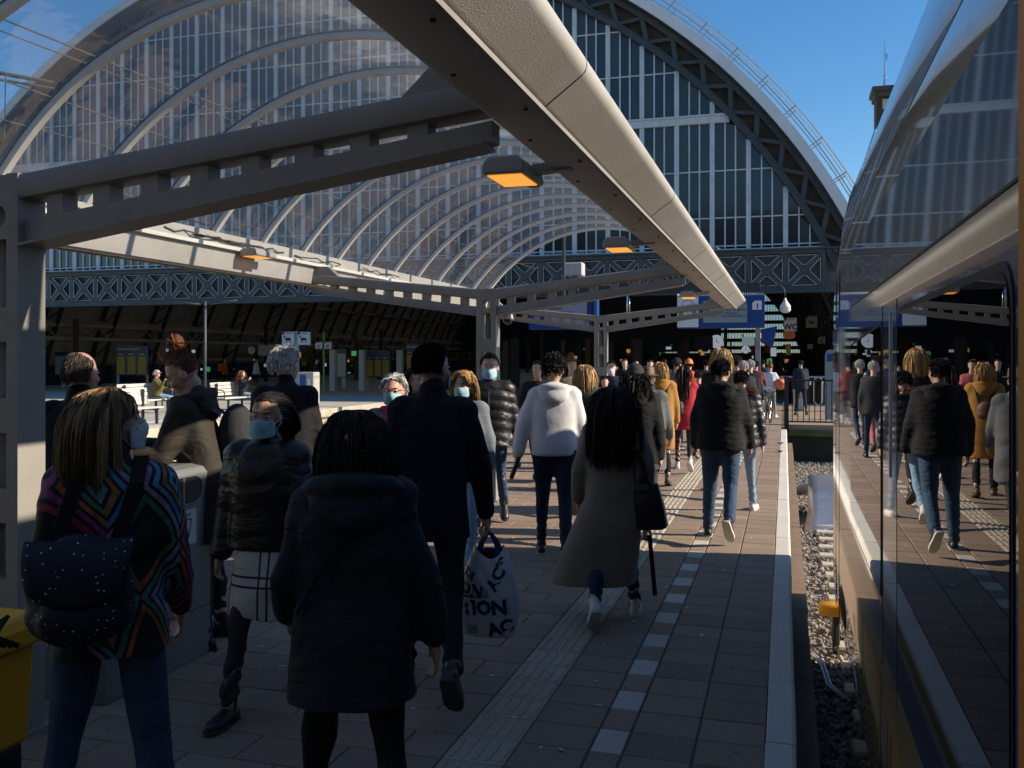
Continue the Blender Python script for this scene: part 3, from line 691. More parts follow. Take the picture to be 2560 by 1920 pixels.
# far side, end and belly close the body
m = MB(); far = [(2*TC - x, z) for x, z in PROF]
P = [[(x, TB, z), (x, tyend(z)-.4, z)] for x, z in far]; m.grid(P); m.build('far_side', MAT['train_blue'], train, fix=False)
m = MB(); P = []
for i_ in range(len(PROF)):
    x, z = PROF[i_]; e = tyend(z); a = tpt(x, z, e); b = (2*TC - x - .3, e-.05, z); P.append([a, ((a[0]*2+b[0])/3, e+.10, z), ((a[0]+2*b[0])/3, e+.10, z), b])
m.grid(P); m.build('end_face', MAT['train_blue'], train, smooth=True, fix=False)
m = MB(); m.grid([[(x, y_, -.385) for x in (.47, 3.2)] for y_ in (TB, 8.8)]); m.box((.75,-20,-.8),(3.0,2.0,-.39)); m.build('underframe', MAT['black'], train)
def wpanel(name, y0, y1, z0, z1, m_, off, rad=.06, par=None, z1b=None):
    # rounded panel lying on the body side, y0<y1 ; z1b = top height at the far end
    n = 6; pts = []; zt = lambda y_: z1 if z1b is None else z1 + (z1b-z1)*(y_-y0)/(y1-y0)
    for cy_, cz_, a0 in ((y1-rad, zt(y1-rad)-rad, 0),(y0+rad, zt(y0+rad)-rad, 90),(y0+rad, z0+rad, 180),(y1-rad, z0+rad, 270)):
        for k in range(n+1): an = R(a0+90*k/n); pts.append((cy_+rad*math.cos(an), cz_+rad*math.sin(an)))
    m = MB(); v0 = [(TX-off, a, b) for a, b in pts]; v1 = [(TX+.004, a, b) for a, b in pts]
    m.loft([v0, v1], caps=False); m.f.append(tuple(range(len(v0)))); me = m.mesh(name, fix=True); me.materials.append(MAT[m_]); return link(name, me, None, par or train)
w1 = wpanel('window', 1.86, 3.64, .77, 1.985, 'rubber', .003, .09); wpanel('glass', 1.875, 3.622, .785, 1.965, 'glass_dark', .0055, .085, w1)
w2 = wpanel('window', 4.22, 6.12, .77, 1.955, 'rubber', .003, .05, z1b=1.885); wpanel('glass', 4.235, 6.1, .785, 1.94, 'glass_dark', .0055, .045, w2, z1b=1.87)
for k in range(8):
    a = -1.6 - 2.3*k; w3 = wpanel('window', a, a+1.9, .77, 1.985, 'rubber', .003, .09); wpanel('glass', a+.015, a+1.885, .785, 1.965, 'glass_dark', .0055, .085, w3)
m = MB(); m.cbox((TX-.006,3.885,1.33),(TX+.002,3.90,1.98), .002); m.build('grab_handle', MAT['white_paint'], train)
# door leaf standing proud next to the camera
m = MB(); m.cbox((TX-.030,.35,-.30),(TX-.001,1.705,2.6), .012); m.build('door', MAT['train_door'], train)
for yy, z0, z1 in ((7.9,-.2,2.45),(7.45,-.2,2.45),(4.2,.50,2.02),(3.68,.50,2.02)):
    m = MB(); m.box((tx(TX,1,yy)-.0015,yy-.008,z0),(tx(TX,1,yy)+.004,yy+.008,z1)); m.build('seam', MAT['rubber'], train)
m = MB(); m.box((TX-.002,TB,2.117),(TX+.003,6.1,2.124)); m.build('seam', MAT['rubber'], train)
m = MB(); m.ell((tx(TX,.1,7.0)+.006,7.0,.02),(.014,.42,.13)); m.build('coupler_recess', MAT['black'], train, smooth=True)
# the operator's arrow emblem in blue on the lower panel
def emblem(y0, z0, s, m_):
    m = MB(); T = .09
    polys = [[(0,.1),(0,.9),(.34,1.25),(.34,1.0),(.16,.82),(.16,.1)], [(.16,.82),(.34,1.0),(.9,.28),(.9,.02),(.74,.02)], [(.74,.02),(.9,.02),(.9,.95),(.74,.95)], [(1.05,-.12),(1.21,-.12),(1.21,.95),(1.05,.80)], [(.16,.0),(.3,.0),(1.05,-.12),(1.05,-.30),(.2,-.14)]]
    for pl in polys:
        m.prism([(y0 - a*s, z0 + b*s) for a, b in pl], 'x', TX-.0015, TX+.004)
    return m.build('emblem', MAT[m_], train)
emblem(4.36, -.05, .40, 'train_blue')

# ================================================================ STATION FURNITURE
def lamp(p, sg, lab):
    t = thing('canopy_lamp', lab, 'lamp', p, group='orange lamps under the canopy edge')
    m = MB(); pr = [(-.13,.0),(-.115,.065),(-.08,.095),(.08,.095),(.115,.065),(.13,0),(.115,-.012),(-.115,-.012)]
    m.prism([(a*.9, b*.85) for a, b in pr], 'y', -.30, .10); o = bevel(m.build('housing', MAT['lamp_grey'], t), .012)
    m = MB(); m.box((-.09,-.27,-.016),(.09,.04,-.0125)); m.build('diffuser', MAT['lamp_glow'], t)
    m = MB(); m.cbox((.0,.1,-.0),(.07,.34,.06) if False else (.07,.2,.06), .01); m.build('end_cap', MAT['lamp_grey'], t)
    m = MB(); m.beam((sg*.1,-.06,.045),(sg*.30,-.06,.06),.07,.05); m.build('bracket', MAT['lamp_grey'], t)
    return t
lamp((-1.36,4.72,2.74), 1, 'large glowing orange lamp nearest under the right canopy gutter')
lamp((-1.36,7.95,2.74), 1, 'orange lamp under the gutter above the second column arm')
lamp((-1.36,13.9,2.70), 1, 'small far orange lamp in front of the platform clock')
lamp((-5.86,9.5,2.98), -1, 'sunlit lamp on the left canopy gutter')
# waste bin behind the column
t = thing('waste_bin', 'grey metal litter bin with oval openings behind the near column', 'bin', (-3.61,4.42,0))
m = MB()
m.prism([(-.24,0),(-.24,1.09),(-.215,1.135),(-.15,1.16),(.15,1.16),(.215,1.145),(.24,1.11),(.24,0)], 'y', -.46, .46); o = m.build('body', MAT['bin_grey'], t); bevel(o, .008)
n = 12; OY, OZ = .20, 1.02
for sg in (1,-1):
    mm = MB(); mm.prism([(OY + sg*(.085+.082*math.cos(R(-90+180*k/n))), OZ + .078*math.sin(R(-90+180*k/n))) for k in range(n+1)] + [(OY+sg*.012,OZ+.078),(OY+sg*.012,OZ-.078)], 'x', .2395, .2425); mm.build('opening', MAT['black'], t)
m = MB(); m.tube([(.243, OY + (.167-.078*0)*0 + q_[0], OZ + q_[1]) for q_ in [(.085+.085*math.cos(R(a_)), .081*math.sin(R(a_))) for a_ in range(-90,91,15)] + [(-.085+.085*math.cos(R(a_)), .081*math.sin(R(a_))) for a_ in range(90,271,15)] + [(.085,-.081)]], .005, 6, caps=False); m.build('opening_rim', MAT['bin_grey'], t, smooth=True)
m = MB(); m.box((.2402,.09,.70),(.2425,.31,.905)); lb = m.build('label', MAT['paper'], t)
m = MB(); m.box((.2426,.085,.865),(.2432,.135,.91)); m.build('label_corner', MAT['navy_paint'], lb)
RX = Matrix.Rotation(R(90),4,'Z') @ Matrix.Rotation(R(90),4,'X')
text('restafval', .034, MAT['ink'], lb, Matrix.Translation((.2428,.145,.868)) @ RX, ext=.0006)
m = MB(); PT = lambda a_, b_: (.2434, .2+a_*.8, .80+b_*.62)
for a_, b_ in (((-.10,.06),(-.05,-.07)),((-.05,-.07),(-.01,.0)),((-.01,.0),(-.06,.10)),((-.06,.10),(-.10,.06)),((.01,.08),(.045,-.10)),((.045,-.10),(.08,.08)),((.01,.08),(.08,.08))): m.beam(PT(*a_), PT(*b_), .006, .003, up=(1,0,0))
m.ell(PT(-.03,-.125),(.002,.03,.014)); m.build('pictogram', MAT['ink'], lb)
m = MB(); m.box((-.16,-.2,1.1605),(-.06,-.09,1.1615)); m.build('sticker', MAT['paper'], t)
m = MB(); m.box((.2403,-.45,.30),(.2415,.45,.306)); m.build('seam', MAT['black'], t)
# yellow container at the left edge
t = thing('yellow_container', 'yellow plastic grit container cut off by the left edge', 'container', (-3.34,2.80,0))
m = MB(); m.loft([[(-.36*k,-.30*k,z),(.36*k,-.30*k,z),(.36*k,.30*k,z),(-.36*k,.30*k,z)] for z, k in ((.21,.90),(.24,.95),(.62,1.0))]); bevel(m.build('tub', MAT['yellow'], t), .02)
m = MB(); m.loft([[(-.39*k,-.33*k,z),(.39*k,-.33*k,z),(.39*k,.33*k,z),(-.39*k,.33*k,z)] for z, k in ((.622,1.0),(.70,1.0),(.755,.93))]); bevel(m.build('lid', MAT['yellow'], t), .02)
for sx in (-1,1):
    for sy in (-1,1):
        m = MB(); m.cbox((sx*.27-.06,sy*.2-.07,.0),(sx*.27+.06,sy*.2+.07,.22), .015); m.build('foot', MAT['black'], t)
m = MB(); m.cbox((.18,-.36,.03),(.42,-.28,.09), .015); m.build('pedal', MAT['yellow'], t)

# ---- departure display on its post
def rect(mb, a, b, y0, y1): mb.box((a.x, y0, min(a.z,b.z)), (b.x, y1, max(a.z,b.z)))
DY = 31.0
def at(px, py, Y=DY): return atY(px, py, Y)
root = at(1896, 1013); root.z = 0
t = thing('departure_display', 'blue departure display with white clock panel and a big 1', 'display', (0,0,0))
m = MB(); rect(m, at(1693,741), at(1911,819), DY, DY+.45); m.build('case', MAT['blue'], t)
m = MB(); rect(m, at(1693.5,742.5), at(1746,818), DY-.02, DY-.002); cf = m.build('clock_panel', MAT['white_paint'], t)
c = at(1720,767); m = MB()
n = 32; m.loft([[(c.x+r_*math.cos(2*math.pi*k/n), y_, c.z+r_*math.sin(2*math.pi*k/n)) for k in range(n)] for r_, y_ in ((.235,DY-.022),(.235,DY-.03),(.21,DY-.03))], caps=False); m.build('clock_rim', MAT['lamp_grey'], cf)
m = MB(); m.prism([(c.x+.215*math.cos(2*math.pi*k/n), c.z+.215*math.sin(2*math.pi*k/n)) for k in range(n)], 'y', DY-.026, DY-.021); m.build('dial', MAT['white_paint'], cf)
m = MB()
for k in range(12):
    a = R(30*k); m.beam((c.x+.155*math.sin(a), DY-.028, c.z+.155*math.cos(a)),(c.x+.2*math.sin(a), DY-.028, c.z+.2*math.cos(a)), .022, .004, up=(0,1,0))
for a, l_, w_ in ((R(55),.12,.03),(R(200),.18,.022)): m.beam((c.x, DY-.03, c.z),(c.x+l_*math.sin(a), DY-.03, c.z+l_*math.cos(a)), w_, .004, up=(0,1,0))
m.build('clock_marks', MAT['ink'], cf)
m = MB(); rect(m, at(1758,752), at(1868,806), DY-.03, DY-.002); sc = m.build('screen', MAT['screen'], t)
for s_, px, py, sz in (('Park, Uitgeest,',1809,777,.125),('s, Alkmaar,',1803,786,.125),('Alkmaar N., Heerhugowaard ev.',1762,793,.105)):
    q = at(px, py); text(s_, sz, MAT['ink'], sc, facing_cam(q.x, DY-.032, q.z))
m = MB(); q = at(1858,755); 
for dx in (-.07,.05): m.loft([[(q.x+dx+r_*math.cos(2*math.pi*k/16), y_, q.z+.6*r_*math.sin(2*math.pi*k/16)) for k in range(16)] for r_, y_ in ((.075,DY-.031),(.075,DY-.036),(.045,DY-.036))], caps=False)
m.build('operator_mark', MAT['ink'], sc)
m = MB(); rect(m, at(1881,752), at(1904,774), DY-.03, DY-.002); wp = m.build('number_panel', MAT['white_paint'], t)
m = MB(); rect(m, at(1880.8,751.8), at(1885,756), DY-.036, DY-.031); m.build('number_panel_corner', MAT['blue'], wp)
q = at(1893.5,771); text('1', .23, MAT['ink'], wp, facing_cam(q.x, DY-.032, q.z), align='CENTER', bold=.008)
m = MB(); q = at(1691,741); q2 = at(1911,741)
for k in range(40):
    x = q.x + (q2.x-q.x)*(k+.5)/40; m.add([(x-.03,DY+.02,q.z),(x+.03,DY+.02,q.z),(x,DY+.02,q.z+.09),(x-.03,DY+.4,q.z),(x+.03,DY+.4,q.z),(x,DY+.4,q.z+.09)], [(0,1,2),(5,4,3),(0,3,4,1),(1,4,5,2),(2,5,3,0)])
m.build('bird_spikes', MAT['white_paint'], t)
m = MB(); q = at(1895,819); m.box((q.x-.09,DY+.1,0),(q.x+.07,DY+.3,q.z)); m.build('post', MAT['steel'], t)
m = MB(); q = at(1886,733); m.tube([(q.x,DY+.2,at(1886,741).z),(q.x,DY+.2,q.z)], .07, 10); m.build('sensor', MAT['chrome'], t)
q = at(1902,822); m = MB(); m.add([(q.x,DY+.5,q.z),(q.x+.5,DY+.5,q.z+.1),(q.x+.36,DY+.5,q.z-.62),(q.x+.02,DY+.5,q.z-.45),(q.x,DY+.6,q.z),(q.x+.5,DY+.6,q.z+.1),(q.x+.36,DY+.6,q.z-.62),(q.x+.02,DY+.6,q.z-.45)], [(0,1,2,3),(7,6,5,4),(0,4,5,1),(1,5,6,2),(2,6,7,3),(3,7,4,0)]); tag(m.build('wing_sign', MAT['blue']), 'tilted dark blue sign wing behind the display post', 'sign')
# dark beam above the display
a, b = at(1650,710,31.5), at(1900,741,31.5); m = MB(); m.box((a.x-6,31.6,a.z-.32),(b.x,31.8,a.z-.02)); tag(m.build('cross_beam', MAT['iron_dark']), 'dark horizontal steel beam above the departure display', 'beam')
# gooseneck lamp
a, b, c = at(1900,735,31.4), at(1930,716,31.4), at(1963,760,31.4)
t = thing('gooseneck_lamp', 'white drop shaped lamp on a curved black arm', 'lamp', (0,0,0))
m = MB(); pts = [Vector((a.x,31.4,a.z-.05))]
for k in range(9):
    an = math.pi*(1 - k/8*.88); pts.append(Vector(((a.x+c.x)/2 + (c.x-a.x)/2*math.cos(an), 31.4, a.z + .32*math.sin(an))))
pts.append(Vector((c.x,31.4,c.z+.16))); m.tube(pts, .025, 8); m.build('arm', MAT['black'], t, smooth=True)
m = MB(); m.tube([(c.x,31.4,c.z+.2),(c.x,31.4,c.z+.1),(c.x,31.4,c.z-.05),(c.x,31.4,c.z-.18)], [.03,.06,.17,.18], 14); m.ell((c.x,31.4,c.z-.18),(.18,.18,.12)); m.build('globe', MAT['white_paint'], t, smooth=True)
# second display on the left, angled towards us
DY2 = 22.0
t = thing('side_display', 'blue departure display reading Vlissingen behind the middle canopy arm', 'display', (0,0,0))
m = MB(); a, b = atY(1322,752,DY2), atY(1492,822,DY2); rect(m, a, b, DY2, DY2+.3); m.build('case', MAT['blue'], t)
m = MB(); a, b = atY(1362,752,DY2), atY(1468,812,DY2); rect(m, a, b, DY2-.03, DY2-.002); sc = m.build('screen', MAT['screen_violet'], t)
for s_, px, py, sz in (('Vlissingen',1367,774.5,.10),('via Den Haag, Rotterdam C.',1372,783,.055),('Intercity',1418,763,.075)):
    q = atY(px, py, DY2); text(s_, sz, MAT['ink'], sc, facing_cam(q.x, DY2-.032, q.z))
m = MB(); q = atY(1476,752,DY2); 
for dx in (0,.09): m.box((q.x+dx,DY2-.05,atY(1476,822,DY2).z),(q.x+dx+.035,DY2-.002,q.z))
m.build('edge_tubes', MAT['blue'], t)
m = MB(); q = atY(1407,752,DY2); m.tube([(q.x,DY2+.1,q.z),(q.x,DY2+.1,q.z+2.0)], .04, 8); m.build('hanger', MAT['dark_metal'], t)
# chrome speaker rods and clutter on the canopy arms
for (px, py, h_, lab) in ((1435,690,.30,'white weather box and rods above the second canopy arm'),(1568,745,.32,'thin chrome rod standing on the third canopy arm')):
    Yq = 11.1 if px < 1500 else 18.6; q = atY(px, py, Yq); t = thing('arm_fitting', lab, 'fitting', (q.x, Yq, q.z))
    m = MB(); m.tube([(0,0,-.35),(0,0,h_*.2)], .018, 8); m.tube([(.05,0,-.3),(.04,0,0)], .012, 6); m.build('rod', MAT['chrome'], t, smooth=True)
    if px < 1500:
        m = MB(); m.cbox((-.10,-.08,.0),(.12,.1,.16), .012); m.build('box', MAT['white_paint'], t)
# dome camera
q = atY(1270, 794, 11.2); t = thing('dome_camera', 'small dome camera under the second canopy arm', 'camera', q)
m = MB(); m.tube([(0,0,.06),(0,0,-.02)], [.05,.075], 12); m.build('housing', MAT['white_paint'], t, smooth=True); m = MB(); m.ell((0,0,-.03),(.065,.065,.06)); m.build('dome', MAT['glass_dark'], t, smooth=True)
# ---- railing, gates at the end of the track
t = thing('black_railing', 'black steel railing along the edge at the end of the track', 'railing', (.05,26.05,0))
m = MB(); m.box((0,-.02,1.17),(5,.02,1.22)); m.build('top_rail', MAT['black'], t); m = MB(); m.box((0,-.02,.06),(5,.02,.10)); m.build('bottom_rail', MAT['black'], t)
m = MB(); m.box((-.06,-.12,-.2),(.06,-.0,1.30)); m.build('end_post', MAT['black'], t)
bm_ = MB(); bm_.box((-.012,-.012,.101),(.012,.012,1.169)); bme = bm_.mesh('bar', fix=True); bme.materials.append(MAT['black'])
for k in range(33): link('baluster', bme, None, t, (.15+.145*k, 0, 0))
def gate(x, y, lab):
    t = thing('ticket_gate', lab, 'gate', (x,y,0), group='check in gates behind the railing')
    m = MB(); m.cbox((-.16,-.12,0),(.16,.12,.95), .02); m.build('pillar', MAT['alu'], t)
    m = MB(); pts = []
    for cx_, cz_, a0 in ((.62,1.0,0),(-.62,1.0,90),(-.62,.35,180),(.62,.35,270)):
        for k in range(5): an = R(a0+22.5*k); pts.append((cx_+.16*math.cos(an), -.05, cz_+.16*math.sin(an)))
    m.tube(pts + [pts[0]], .03, 8, caps=False); m.build('hoop', MAT['chrome'], t, smooth=True)
    m = MB(); m.box((-.11,-.14,.70),(.11,-.121,.95)); m.build('reader', MAT['yellow'], t)
    m = MB(); m.box((.25,-.1,.88),(.42,-.06,1.06)); m.build('card_panel', MAT['screen_glow'], t)
    m = MB(); m.box((-.06,-.137,.42),(.06,-.121,.56)); m.build('arrow_panel', MAT['lime'], t)
for k, (x, lab) in enumerate(((-.75,'chrome hooped ticket gate behind the woman with the ball'),(.45,'chrome hooped ticket gate behind the backpack man'),(1.75,'ticket gate with yellow reader beside the train end'),(3.1,'ticket gate hidden behind the train end'))): gate(x, 33.0, lab)
# ---- hall signs
def sign(px0, py0, px1, py1, Y, mt, lab, txt=None, ts=.3, name='hall_sign', corner=True, deer=False):
    a, b = atY(px0, py0, Y), atY(px1, py1, Y); t = thing(name, lab, 'sign', (0,0,0))
    m = MB(); rect(m, a, b, Y, Y+.12); pn = m.build('panel', MAT[mt], t)
    if corner:
        wq = (b.x-a.x); m = MB(); m.box((a.x-.01,Y-.02,a.z-.2*wq),(a.x+.2*wq,Y-.001,a.z+.01)); m.build('corner', MAT['navy_paint'], pn)
        m = MB(); m.box((a.x+.3*wq,Y-.012,a.z-.13*wq),(a.x+.85*wq,Y-.001,a.z-.09*wq)); m.build('header_line', MAT['ink'], pn)
    if txt: q = (a+b)/2; text(txt, ts, MAT['ink'], pn, facing_cam(q.x, Y-.012, b.z + .12*(a.z-b.z)), align='CENTER', bold=.01)
    if deer:
        q = (a+b)/2; s_ = (b.x-a.x)*.5; m = MB(); Mx = Matrix.Rotation(R(20),3,'Y')
        m.ell((q.x,Y-.004,q.z-.1*s_),(.5*s_,.01,.22*s_)); m.ell((q.x-.55*s_,Y-.004,q.z+.25*s_),(.14*s_,.01,.2*s_))
        for lx in (-.4,-.2,.25,.42): m.beam((q.x+lx*s_,Y-.004,q.z-.2*s_),(q.x+(lx+.08)*s_,Y-.004,q.z-.62*s_),.07*s_,.01,up=(0,1,0))
        m.build('pictogram', MAT['ink'], pn)
    return t
sign(1960,795,1992,828,42,'white_paint','white WC sign hanging in the dark hall','WC',.36)
s1 = sign(2015,790,2043,819,43,'cream','cream pictogram sign right of the WC sign', deer=True)
sign(2045,842,2063,859,46,'concrete','small dim C sign near the train end','C',.25)
sign(2019,860,2032,872,48,'lamp_grey','tiny grey sign low in the dark hall', corner=False)
q = atY(1973,837,42.2); m = MB(); m.prism([(q.x+.24*math.cos(2*math.pi*k/20)*1.1, q.z+.2*math.sin(2*math.pi*k/20)) for k in range(20)], 'y', 42.2, 42.4); tag(m.build('round_sign', MAT['orange']), 'round orange shop sign under the WC sign', 'sign')
sign(1964,860,1977,888,44,'poster_yellow','narrow cream and red banner below the orange sign', corner=False)
q = atY(2075,880,28.5); t = thing('help_post', 'rounded pale blue help post beside the train end', 'post', (q.x,28.5,0))
m = MB(); m.prism([(-.14,0),(-.14,q.z-.1),(-.1,q.z+.03),(0,q.z+.08),(.1,q.z+.03),(.14,q.z-.1),(.14,0)], 'y', -.1, .1); m.build('pillar', MAT['screen'], t); m = MB(); m.box((-.09,-.11,q.z-.28),(.09,-.101,q.z-.05)); m.build('emblem', MAT['blue'], t)
# left side signs and boards
def yboard(px0, px1, pyt, pyb, Y, n, lab, head=True, txt='Amsterdam Centraal'):
    a, b = atY(px0,pyt,Y), atY(px1,pyb,Y); t = thing('timetable_board', lab, 'board', (0,0,0)); W = b.x-a.x; H_ = a.z-b.z
    m = MB(); m.box((a.x,Y,b.z),(b.x,Y+.2,a.z)); m.build('case', MAT['navy_paint'], t)
    for k in range(n):
        x0 = a.x + W*(k+.12)/n; x1 = a.x + W*(k+.84)/n; m = MB(); m.box((x0,Y-.02,b.z+.04*H_),(x1,Y-.001,a.z-.36*H_)); sh = m.build('timetable', MAT['poster_yellow'], t)
        m = MB(); m.box((x0+.05,Y-.012,a.z-.30*H_),(x1-.15,Y-.001,a.z-.27*H_)); m.build('heading', MAT['white_frame'], t)
    if head: text(txt, .105*H_, MAT['white_frame'], t, facing_cam(a.x+.05*W, Y-.01, a.z-.14*H_), bold=.004)
    for x in (a.x+.05, b.x-.15):
        m = MB(); m.box((x,Y+.02,0),(x+.1,Y+.15,b.z)); m.build('leg', MAT['lamp_grey'], t)
yboard(290,370,865,938,46,3,'timetable board with three yellow sheets left of the bun haired woman')
yboard(915,975,876,943,52,3,'timetable board with yellow sheets beside the white haired woman', head=False)
yboard(1015,1062,858,940,48,2,'yellow timetable board half hidden by the navy coat man', txt='Amsterdam')
def pboard(px0, px1, pyt, pyb, Y, lab, mt='screen'):
    a, b = atY(px0,pyt,Y), atY(px1,pyb,Y); t = thing('map_panel', lab, 'panel', (0,0,0)); H_ = a.z-b.z
    m = MB(); m.box((a.x,Y,b.z),(b.x,Y+.15,a.z)); m.build('case', MAT['navy_paint'], t); m = MB(); m.box((a.x+.05,Y-.02,b.z+.05),(b.x-.05,Y-.001,a.z-.17*H_)); m.build('sheet', MAT[mt], t)
    m = MB(); m.box(((a.x+b.x)/2,Y+.02,0),((a.x+b.x)/2+.25,Y+.14,b.z)); m.build('leg', MAT['lamp_grey'], t)
pboard(842,866,872,944,50,'pale blue map panel between two grey columns'); pboard(137,168,880,938,46,'pale green map panel beside the near column')
for px, lab in ((833,'grey column left of the pale map panel'),(906,'grey column right of the pale map panel'),(1000,'grey column behind the white haired woman')):
    a = atD(px, 50); m = MB(); m.cbox((a.x-.16,a.y-.16,0),(a.x+.16,a.y+.16,2.25), .03); tag(m.build('hall_column', MAT['lamp_grey']), lab, 'column')
sg = sign(705,830,735,862,40,'white_paint','left white pictogram sign above the grey haired man', deer=True); sg2 = sign(744,830,774,862,40,'white_paint','right white pictogram sign above the grey haired man', deer=True)
a = atY(739,828,40.1); m = MB(); m.box((a.x-.1,40.13,0),(a.x+.1,40.3,a.z)); tag(m.build('sign_post', MAT['white_frame']), 'pale post between the two pictogram signs', 'post')
sign(788,855,804,872,42,'white_paint','left C sign on the thin post','C',.22); sign(811,855,827,872,42,'white_paint','right C sign on the thin post','C',.22)
a = atY(808,830,42.1); m = MB(); m.box((a.x-.04,42.14,0),(a.x+.04,42.2,a.z)); tag(m.build('sign_post', MAT['lime']), 'thin yellow green post carrying the two C signs', 'post')
a = atD(772, 36); t = thing('ticket_machine', 'blue grey ticket machine behind the grey haired man', 'machine', (a.x,a.y,0)); m = MB(); m.cbox((-.35,-.25,0),(.35,.25,1.25), .03); m.build('case', MAT['lamp_grey'], t); m = MB(); m.box((-.25,-.27,.7),(.0,-.251,1.15)); m.build('panel', MAT['blue'], t); m = MB(); m.box((.1,-.27,.75),(.2,-.251,1.0)); m.build('slot', MAT['white_paint'], t)
a = atD(628, 60); t = thing('wall_clock', 'pale round clock above the kiosk on the left', 'clock', (a.x,a.y,2.3)); m = MB(); m.prism([(.24*math.cos(2*math.pi*k/20), .24*math.sin(2*math.pi*k/20)) for k in range(20)], 'y', 0, .1); m.build('dial', MAT['white_paint'], t); m = MB(); m.beam((0,-.01,0),(.0,-.01,.16),.03,.01,up=(0,1,0)); m.beam((0,-.01,0),(.1,-.01,-.04),.03,.01,up=(0,1,0)); m.build('hands', MAT['ink'], t)
a = atD(670, 60); m = MB(); m.box((a.x-.75,a.y,1.95),(a.x+.75,a.y+.2,2.65)); tag(m.build('blank_screen', MAT['lamp_grey']), 'blank pale grey screen beside the round clock', 'screen')
# right side hall clutter
for px, py, r_, Y, lab in ((1791,854,.45,62,'pale round clock left of the tall blond head'),(1864,874,.35,85,'small pale clock right of the tall blond head')):
    q = atY(px, py, Y); t = thing('hall_clock', lab, 'clock', q); m = MB(); m.prism([(r_*math.cos(2*math.pi*k/20), r_*math.sin(2*math.pi*k/20)) for k in range(20)], 'y', 0, .1); m.build('dial', MAT['glow_white'], t); m = MB(); m.beam((0,-.01,0),(0,-.01,r_*.6),.03,.01,up=(0,1,0)); m.beam((0,-.01,0),(r_*.4,-.01,-r_*.2),.03,.01,up=(0,1,0)); m.build('hands', MAT['ink'], t)
q0, q1 = atY(1855,842,60), atY(1886,864,60); m = MB(); rect(m, q0, q1, 60, 60.1); tag(m.build('lit_screen', MAT['screen_glow']), 'bright blue green screen beside the display post', 'screen')
q0, q1 = atY(1735,842,60), atY(1782,872,60); m = MB(); rect(m, q0, q1, 60, 60.2); tag(m.build('dark_board', MAT['navy_paint']), 'dark board left of the pale clock in the hall', 'board')
rs = random.Random(5)
MTS = ['glow_white','screen_glow','glow_warm','lime','white_paint','poster_yellow','blue','green_led','orange','lamp_grey']
for k in range(150):
    if k < 90: px, py, Y = rs.uniform(1260,1980), rs.uniform(862,930), rs.uniform(60,140)
    else: px, py, Y = rs.uniform(130,1010), rs.uniform(868,940), rs.uniform(52,60)
    q = atY(px, py, Y); s_ = Y/2300*rs.choice((3,4,6,9,13)); h_ = s_*rs.choice((.5,1,1.6)); m = MB(); m.box((q.x-s_/2,Y,q.z-h_/2),(q.x+s_/2,Y+.1,q.z+h_/2))
    tag(m.build('distant_sign', MAT[rs.choice(MTS)]), 'tiny lit sign or screen far back in the dark hall', 'sign', 'tiny signs deep in the dark hall')
for k in range(70):
    px = rs.uniform(1180,1980) if k < 40 else rs.uniform(130,1000); Y = rs.uniform(56,120); q = atD(px, Y); h_ = rs.choice((2.2,3,4.2)); m = MB(); wd = rs.uniform(.1,.5); m.box((q.x-wd/2,q.y,0),(q.x+wd/2,q.y+.3,h_))
    tag(m.build('distant_post', MAT[rs.choice(('iron_dark','iron','backing','brown'))]), 'dim post or kiosk side far back in the dark hall', 'post', 'dim posts deep in the dark hall')
# ---- benches on the far platform, lamp mast, wires
def bench(x, y, lab):
    t = thing('bench', lab, 'bench', (x,y,0), group='pale benches on the far platform')
    sl_ = MB(); sl_.cbox((-.05,-1.0,-.02),(.05,1.0,.02), .008); me = sl_.mesh('slat', fix=True); me.materials.append(MAT['bench_wood'])
    for k in range(4): link('seat_slat', me, None, t, (-.18+.125*k,0,.45))
    for k in range(4): o = link('back_slat', me, None, t, (-.28-.02*k,0,.58+.115*k)); o.rotation_euler = (0,R(82),0)
    for yy in (-.75,.75):
        m = MB(); m.box((-.28,yy-.03,0),(-.22,yy+.03,.95)); m.box((-.25,yy-.03,.38),(.25,yy+.03,.43)); m.box((.17,yy-.03,0),(.23,yy+.03,.38)); m.build('leg_frame', MAT['dark_metal'], t)
    for yy in (-.98,.98):
        m = MB(); m.tube([(-.25,yy,.75),(.15,yy,.72),(.2,yy,.68),(.2,yy,.45)], .02, 8); m.build('armrest', MAT['dark_metal'], t, smooth=True)
a = atD(368, 29.5); bench(a.x, a.y, 'pale slatted bench with the seated man in a cap'); b1 = a
a = atD(590, 31.5); bench(a.x, a.y, 'pale slatted bench left of the grey haired man'); b2 = a
a = atD(330, 24.5); bench(a.x, a.y, 'nearest pale bench below the seated man')
a = atD(513, 34); t = thing('platform_lamp_mast', 'thin grey lamp mast with two long tubes on the far platform', 'lamp', (a.x,a.y,0))
m = MB(); m.tube([(0,0,0),(0,0,3.9)], .05, 10); m.build('mast', MAT['iron'], t, smooth=True)
for s_ in (1,-1): m = MB(); m.tube([(s_*.2,0,3.78),(s_*1.4,-.1,3.9)], .035, 8); m.build('tube_lamp', MAT['iron'], t, smooth=True)
for x, z, r_, lab in ((-9.6,5.35,.012,'lower overhead wire above the nearer left track'),(-9.6,6.1,.014,'upper overhead wire above the nearer left track'),(-13.7,5.3,.014,'lower overhead wire above the farther left track'),(-13.7,6.0,.014,'upper overhead wire above the farther left track'),(-11.2,6.6,.012,'highest thin overhead wire between the two left tracks')):
    m = MB(); pts = [(x, -6+k*2.2, z + .25*((k%10)/5-1)**2*(1 if z > 5.9 else .2)) for k in range(21)]; m.tube(pts, r_, 5); tag(m.build('overhead_wire', MAT['copper'], smooth=True), lab, 'wire', 'overhead wires above the left tracks')
